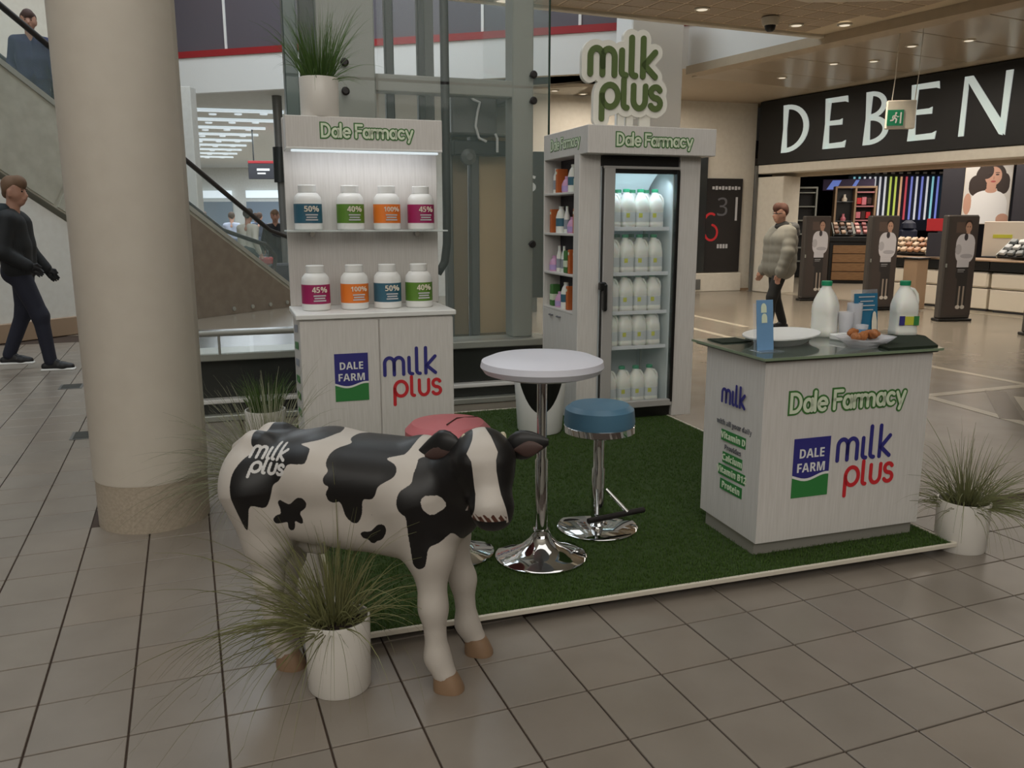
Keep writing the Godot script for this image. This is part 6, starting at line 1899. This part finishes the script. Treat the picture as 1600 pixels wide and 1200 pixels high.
func build_plants():
	M.blade_a = mat(Color(0.47, 0.47, 0.31), 0.6)
	M.blade_d = mat(Color(0.56, 0.57, 0.47), 0.6)
	M.blade_b = mat(Color(0.44, 0.45, 0.3), 0.6)
	M.blade_c = mat(Color(0.26, 0.38, 0.15), 0.6)
	for k in ["blade_a", "blade_b", "blade_c"]:
		M[k].backlight_enabled = true
		M[k].backlight = Color(0.2, 0.22, 0.1)
	var a = thing("potted_grass", "white pot of long drooping grass in front of the cow's hind legs", "potted plant", Vector3(-0.585, 0, -2.58))
	pot(a, 0.109, 0.25)
	grass(a, 0.21, 230, 0.64, 1.15, Vector3(-0.75, 0, -0.05), M.blade_a, 3, 0.045)
	grass(a, 0.2, 80, 0.5, 1.0, Vector3(0.4, 0, -0.3), M.blade_a, 13, 0.045)
	grass(a, 0.2, 60, 0.36, 0.4, Vector3(-0.3, 0, -0.3), M.blade_a, 4, 0.05)
	grass(a, 0.21, 80, 0.8, 1.3, Vector3(-0.9, 0, 0.45), M.blade_a, 33, 0.04)
	var b = thing("potted_grass", "white pot of spidery grass right of the promotion counter", "potted plant", Vector3(2.16, 0, -3.79))
	pot(b, 0.118, 0.24)
	grass(b, 0.19, 150, 0.42, 1.1, Vector3(-0.3, 0, 0), M.blade_b, 5)
	grass(b, 0.2, 190, 0.6, 1.1, Vector3(0.9, 0, 0.1), M.blade_b, 6)
	var c = thing("potted_grass", "white pot of upright green grass left of the shelf display", "potted plant", Vector3(-1.74, 0, -5.72))
	pot(c, 0.14, 0.24)
	grass(c, 0.2, 260, 0.46, 0.45, Vector3.ZERO, M.blade_c, 7, 0.09)
	var d = thing("potted_grass", "white pot of pale sprawling grass between the column and the cow's rump", "potted plant", Vector3(-1.27, 0, -4.2))
	pot(d, 0.11, 0.23)
	grass(d, 0.2, 420, 0.85, 1.1, Vector3(-0.75, 0, 0.5), M.blade_d, 8, 0.05, Vector3(-0.63, -0.02, 0.3))
	grass(d, 0.2, 120, 0.8, 0.6, Vector3(-0.4, 0, 0.3), M.blade_d, 18, 0.05, Vector3(-0.63, -0.02, 0.3))
	var e = thing("potted_grass", "white pot of tall grass standing on the shelf display's roof", "potted plant", SP(0.255, 2.159, 2.56))
	pot(e, 0.118, 0.23)
	grass(e, 0.2, 300, 0.66, 0.5, Vector3(-0.1, 0, 0), M.blade_c, 9, 0.08)
	grass(e, 0.2, 50, 0.5, 1.0, Vector3(0.6, 0, 0.2), M.blade_c, 10, 0.07)

# ------------------------------------------------------------------ people: x ahead, y up, z to the right-hand side
func person(label: String, at: Vector3, yaw: float, P: Dictionary) -> Node3D:
	var o = thing("person", label, "person", at, yaw)
	var k: float = P.get("scale", 1.0)
	var cell: float = P.get("cell", 0.018)
	o.scale = Vector3.ONE * k
	var st: float = P.get("stride", 0.2)
	# legs: hip, knee, ankle of the right (z > 0) and left side
	var legs := []
	for s in [1.0, -1.0]:
		var f: float = st * (1.0 if s * P.get("lead", 1.0) > 0 else -1.0)
		var hip := Vector3(0, 0.92, 0.085 * s)
		var ankle := Vector3(f, 0.09 + (0.05 if f < 0 and st > 0.12 else 0.0), 0.08 * s)
		var knee := (hip + ankle) * 0.5 + Vector3(0.05 if f >= 0 else 0.07, 0.01, 0)
		legs.append([hip, knee, ankle, f])
	var tr := []
	var skin := []
	for L in legs:
		tr.append([L[0], L[1], 0.1, 0.075])
		tr.append([L[1], L[2] + Vector3(0, 0.0, 0), 0.07, 0.056])
		skin.append([L[0], L[1], 0.07, 0.055])
		skin.append([L[1], L[2], 0.05, 0.035])
	tr.append([Vector3(-0.015, 0.96, -0.07), Vector3(-0.015, 0.96, 0.07), 0.115, 0.115])
	tr.append([Vector3(-0.05, 0.9, -0.06), Vector3(-0.05, 0.9, 0.06), 0.09, 0.09])
	# upper body
	var pad: float = P.get("pad", 0.0)
	var ja := []
	for s in [-1.0, 1.0]:
		ja.append([Vector3(0.0, 0.95, 0.075 * s), Vector3(0.0, 1.15, 0.08 * s), 0.115 + pad, 0.115 + pad])
		ja.append([Vector3(0.0, 1.15, 0.08 * s), Vector3(0.0, 1.34, 0.1 * s), 0.115 + pad, 0.105 + pad])
		ja.append([Vector3(-0.015, 1.42, 0.05 * s), Vector3(-0.015, 1.39, 0.165 * s), 0.06 + pad * 0.5, 0.07 + pad * 0.5])
		skin.append([Vector3(0, 0.95, 0.06 * s), Vector3(0, 1.33, 0.08 * s), 0.08, 0.08])
	skin.append([Vector3(-0.02, 1.36, -0.12), Vector3(-0.02, 1.36, 0.12), 0.06, 0.06])
	var arms: Array = P.get("arms", [[Vector3(-0.12, 1.12, 0.25), Vector3(0.0, 0.9, 0.25)], [Vector3(0.06, 1.12, -0.25), Vector3(0.14, 0.9, -0.24)]])
	var hands := []
	for i in 2:
		var sh := Vector3(-0.015, 1.38, 0.19 if i == 0 else -0.19)
		var el: Vector3 = arms[i][0]
		var wr: Vector3 = arms[i][1]
		ja.append([sh, el, 0.068 + pad * 0.7, 0.058 + pad * 0.7])
		ja.append([el, wr, 0.056 + pad * 0.7, 0.046 + pad * 0.6])
		skin.append([sh, el, 0.045, 0.04])
		skin.append([el, wr, 0.038, 0.028])
		hands.append([wr, (wr - el).normalized(), 1.0 if i == 0 else -1.0])
	# quilting of a padded jacket
	if pad > 0.02:
		for q in 4:
			for s in [-1.0, 1.0]: ja.append([Vector3(0, 0.92 + q * 0.115, 0.06 * s), Vector3(0, 0.92 + q * 0.115, 0.1 * s), 0.176, 0.176])
		for i in 2:
			var sh := Vector3(-0.015, 1.38, 0.19 if i == 0 else -0.19)
			for q in 3:
				var w1: Vector3 = sh.lerp(arms[i][0], 0.2 + q * 0.36)
				ja.append([w1, w1, 0.091, 0.091])
				var w2: Vector3 = arms[i][0].lerp(arms[i][1], 0.15 + q * 0.36)
				ja.append([w2, w2, 0.08, 0.08])
		ja.append([Vector3(-0.07, 1.44, -0.06), Vector3(-0.07, 1.44, 0.06), 0.07, 0.07])
	var hd: Vector3 = Vector3(0.035, 1.62, 0)
	var turn := Basis(Vector3.UP, P.get("look", 0.0))
	var neck := Vector3(-0.01, 1.42, 0)
	skin.append([neck, Vector3(0.01, 1.55, 0), 0.058, 0.055])
	var hb := [[Vector3(-0.01, 0.045, 0), Vector3(0.0, 0.0, 0), 0.092, 0.085], [Vector3(0.015, -0.04, 0), Vector3(0.035, -0.075, 0), 0.062, 0.04], [Vector3(0.082, 0.0, 0), Vector3(0.098, -0.025, 0), 0.011, 0.015], [Vector3(0.078, -0.055, -0.012), Vector3(0.078, -0.055, 0.012), 0.012, 0.012],
		[Vector3(-0.01, 0.01, 0.083), Vector3(-0.014, -0.025, 0.085), 0.017, 0.012], [Vector3(-0.01, 0.01, -0.083), Vector3(-0.014, -0.025, -0.085), 0.017, 0.012]]
	var hc := minf(cell, 0.011)
	for b in hb: skin.append([hd + turn * b[0], hd + turn * b[1], b[2], b[3]])
	part("body", net_mesh(skin, minf(cell, 0.013) if cell < 0.02 else cell, 0.025), mat(P.get("skin", Color(0.68, 0.51, 0.43)), 0.55), o)
	part("trousers", net_mesh(tr, cell, 0.04), mat(P.trousers, 0.8), o)
	part("jacket", net_mesh(ja, cell, 0.035 if pad < 0.02 else 0.012), mat(P.jacket, 0.75), o)
	# hair as a cap with its own thickness
	var hr := [[Vector3(-0.025, 0.068, 0), Vector3(0.03, 0.085, 0), 0.09, 0.073], [Vector3(-0.06, 0.03, -0.02), Vector3(-0.066, -0.01, 0.02), 0.046, 0.042], [Vector3(-0.01, 0.065, 0.05), Vector3(-0.035, 0.03, 0.055), 0.038, 0.036], [Vector3(-0.01, 0.065, -0.05), Vector3(-0.035, 0.03, -0.055), 0.038, 0.036]]
	if P.get("long", false): hr.append_array([[Vector3(-0.07, 0.0, -0.03), Vector3(-0.08, -0.14, -0.03), 0.055, 0.04], [Vector3(-0.07, 0.0, 0.03), Vector3(-0.08, -0.14, 0.03), 0.055, 0.04]])
	var hw := []
	for b in hr: hw.append([hd + turn * b[0], hd + turn * b[1], b[2], b[3]])
	part("hair", net_mesh(hw, hc if cell < 0.02 else 0.02, 0.035), mat(P.get("hair", Color(0.25, 0.18, 0.13)), 0.8), o)
	for z in [-0.034, 0.034]:
		var ep: Vector3 = hd + turn * Vector3(0.076, 0.012, z)
		part("eye", lathe_mesh([V2(0, -0.008), V2(0.007, -0.005), V2(0.009, 0.0), V2(0.007, 0.005), V2(0, 0.008)], 10), M.eye, o, ep)
		part("eyebrow", box_mesh(Vector3(0.012, 0.007, 0.032), 0.002), mat(P.get("hair", Color(0.25, 0.18, 0.13)), 0.8), o, hd + turn * Vector3(0.082, 0.034, z), Vector3(0, P.get("look", 0.0), 0))
	part("mouth", box_mesh(Vector3(0.012, 0.009, 0.04), 0.003), M.lips, o, hd + turn * Vector3(0.083, -0.058, 0), Vector3(0, P.get("look", 0.0), 0))
	for i in 2:
		var L = legs[i]
		var a: Vector3 = L[2]
		var sh := [[Vector3(a.x - 0.05, a.y - 0.052, a.z), Vector3(a.x + 0.1, a.y - 0.055, a.z), 0.036, 0.042], [Vector3(a.x + 0.1, a.y - 0.055, a.z), Vector3(a.x + 0.17, a.y - 0.06, a.z), 0.042, 0.032], [Vector3(a.x, a.y, a.z), Vector3(a.x + 0.04, a.y - 0.02, a.z), 0.045, 0.04]]
		var so = part("shoe", net_mesh(sh, minf(cell, 0.014), 0.02), mat(P.get("shoes", Color(0.1, 0.1, 0.11)), 0.5), o)
		if P.get("soles", false): part("sole", box_mesh(Vector3(0.29, 0.024, 0.085), 0.01, Vector3(a.x + 0.06, a.y - 0.082, a.z)), M.white, so)
		hand(o, hands[i], minf(cell, 0.008) if cell < 0.02 else 0.012, mat(P.get("gloves", Color(0.68, 0.51, 0.43)), 0.55))
	return o

func hand(o: Node3D, q: Array, cell: float, m: Material):
	var d: Vector3 = q[1]
	var s: float = q[2]
	var side := Vector3(1, 0, 0) - d * d.x
	side = side.normalized() if side.length() > 0.1 else Vector3.UP
	var palm := d.cross(side).normalized()
	var w: Vector3 = q[0]
	var b := [[w, w + d * 0.04, 0.026, 0.028], [w + d * 0.04 - side * 0.02, w + d * 0.08 - side * 0.024, 0.02, 0.017], [w + d * 0.04 + side * 0.02, w + d * 0.08 + side * 0.024, 0.02, 0.017]]
	var ln := [0.05, 0.062, 0.066, 0.058]
	for f in 4:
		var p := w + d * 0.082 + side * (-0.03 + 0.02 * f)
		var p1: Vector3 = p + d * ln[f] * 0.55 + palm * 0.012 * s
		b.append([p, p1, 0.0092, 0.0088])
		b.append([p1, p1 + (d * 0.75 + palm * 0.65 * s) * ln[f] * 0.5, 0.0088, 0.0078])
	var t0 := w + d * 0.03 + side * 0.03
	b.append([t0, t0 + (d * 0.7 + side * 0.6) * 0.04, 0.0115, 0.0105])
	b.append([t0 + (d * 0.7 + side * 0.6) * 0.04, t0 + (d * 0.95 + side * 0.3) * 0.07, 0.01, 0.009])
	part("hand", net_mesh(b, cell, 0.008), m, o)

func build_people():
	# left: walking away to the right past the white wall
	var a = person("man in dark jacket and navy jeans walking past the white wall", Vector3(-5.06, 0, -8.62), 0.28, {"scale": 1.12, "stride": 0.19, "lead": 1.0, "gloves": Color(0.1, 0.1, 0.11), "jacket": Color(0.09, 0.1, 0.11), "trousers": Color(0.12, 0.13, 0.19), "hair": Color(0.42, 0.32, 0.24), "pad": 0.014, "soles": true, "look": -0.25,
		"arms": [[Vector3(-0.06, 1.1, 0.26), Vector3(0.12, 0.98, 0.22)], [Vector3(0.02, 1.12, -0.26), Vector3(0.16, 0.93, -0.24)]]})
	part("hood", net_mesh([[Vector3(-0.08, 1.45, -0.06), Vector3(-0.08, 1.45, 0.06), 0.08, 0.08], [Vector3(-0.12, 1.36, 0), Vector3(-0.1, 1.42, 0), 0.075, 0.08]], 0.018, 0.03), mat(Color(0.13, 0.17, 0.19), 0.8), a)
	# right: grey padded jacket, walking to the left
	var b = person("man in grey padded jacket and black trousers walking left past the shop", Vector3(3.66, 0, -11.5), PI + 0.25, {"scale": 1.0, "stride": 0.16, "lead": -1.0, "jacket": Color(0.45, 0.44, 0.405), "trousers": Color(0.08, 0.078, 0.075), "hair": Color(0.3, 0.17, 0.12), "pad": 0.032,
		"arms": [[Vector3(-0.06, 1.1, 0.3), Vector3(0.08, 0.84, 0.28)], [Vector3(0.06, 1.1, -0.29), Vector3(0.14, 0.84, -0.26)]]})
	part("hood", net_mesh([[Vector3(-0.14, 1.44, -0.08), Vector3(-0.14, 1.44, 0.08), 0.075, 0.075], [Vector3(-0.2, 1.38, 0), Vector3(-0.16, 1.42, 0), 0.08, 0.08]], 0.018, 0.03), mat(Color(0.34, 0.34, 0.34), 0.8), b)
	part("collar", net_mesh([[Vector3(-0.02, 1.46, -0.05), Vector3(-0.02, 1.46, 0.05), 0.07, 0.07], [Vector3(0.03, 1.46, -0.03), Vector3(0.03, 1.46, 0.03), 0.05, 0.05]], 0.016, 0.02), mat(Color(0.14, 0.135, 0.13), 0.8), b)
	part("glasses", tube_mesh([Vector3(0.03, 1.635, 0.09), Vector3(0.105, 1.632, 0.065), Vector3(0.125, 1.63, 0.0), Vector3(0.105, 1.632, -0.065), Vector3(0.03, 1.635, -0.09)], 0.005, 6), M.black, b)
	# people far off and on the escalator
	var far = [
		["person in white top and dark trousers at the foot of the escalator", Vector3(-5.3, 0, -17.0), 1.2, {"jacket": Color(0.75, 0.73, 0.68), "trousers": Color(0.2, 0.22, 0.22), "hair": Color(0.3, 0.28, 0.26), "stride": 0.1}],
		["person in black coat with bag, right of the white-topped person", Vector3(-5.2, 0, -18.6), -1.2, {"jacket": Color(0.12, 0.12, 0.14), "trousers": Color(0.14, 0.15, 0.18), "hair": Color(0.5, 0.4, 0.32), "stride": 0.12, "bag": true}],
		["distant shopper in blue jacket in the bright street, nearest the column", Vector3(-8.2, 0, -22.5), 1.4, {"jacket": Color(0.3, 0.36, 0.5), "trousers": Color(0.24, 0.26, 0.34)}],
		["distant shopper in pale coat in the bright street", Vector3(-8.1, 0, -24.5), 1.7, {"jacket": Color(0.6, 0.62, 0.68), "trousers": Color(0.24, 0.26, 0.34)}],
		["distant shopper in dark coat in the bright street, in the middle", Vector3(-7.75, 0, -26.0), 1.5, {"jacket": Color(0.2, 0.22, 0.28), "trousers": Color(0.2, 0.22, 0.28)}],
		["distant shopper in light blue top, farthest up the street", Vector3(-8.6, 0, -28.5), -1.5, {"jacket": Color(0.5, 0.6, 0.72), "trousers": Color(0.26, 0.28, 0.36)}],
		["distant shopper in brown coat, beyond the white-topped person", Vector3(-6.4, 0, -23.0), -1.3, {"jacket": Color(0.36, 0.3, 0.28), "trousers": Color(0.2, 0.2, 0.24)}],
		["person in navy jacket riding the escalator, left of two", Vector3(-6.3, 2.45, -11.55), -1.1, {"jacket": Color(0.1, 0.13, 0.28), "trousers": Color(0.12, 0.14, 0.24), "hair": Color(0.3, 0.22, 0.2), "stride": 0.05}],
		["person in dark jacket riding the escalator, right of two", Vector3(-6.12, 2.25, -12.0), -1.1, {"jacket": Color(0.11, 0.12, 0.16), "trousers": Color(0.12, 0.14, 0.2), "hair": Color(0.16, 0.13, 0.13), "stride": 0.05}]]
	for q in far:
		q[3]["cell"] = 0.017 if q[1].y > 1.0 else 0.026
		var p = person(q[0], q[1], q[2], q[3])
		if q[3].get("bag", false):
			part("shoulder_bag", box_mesh(Vector3(0.3, 0.26, 0.12), 0.03, Vector3(-0.05, 0.95, 0.3)), M.black, p)
	# shopping trolley bag beside the white-topped person
	var t = thing("shopping_trolley", "dark shopping trolley bag with red flap behind the escalator end", "trolley", Vector3(-4.75, 0, -17.3), 0.3)
	part("bag", box_mesh(Vector3(0.5, 0.5, 0.35), 0.04, Vector3(0, 0.42, 0)), M.dark_in, t)
	part("flap", box_mesh(Vector3(0.36, 0.16, 0.3), 0.04, Vector3(-0.32, 0.72, 0)), M.red, t)
	part("handle", tube_mesh([Vector3(-0.2, 0.6, -0.1), Vector3(-0.3, 1.0, -0.1), Vector3(-0.3, 1.0, 0.1), Vector3(-0.2, 0.6, 0.1)], 0.015, 8), M.steel_dark, t)
	for z in [-0.16, 0.16]: part("wheel", lathe_mesh([V2(0, -0.02), V2(0.09, -0.02), V2(0.09, 0.02), V2(0, 0.02)], 16), M.rubber, t, Vector3(0.1, 0.09, z), Vector3(PI / 2, 0, 0))
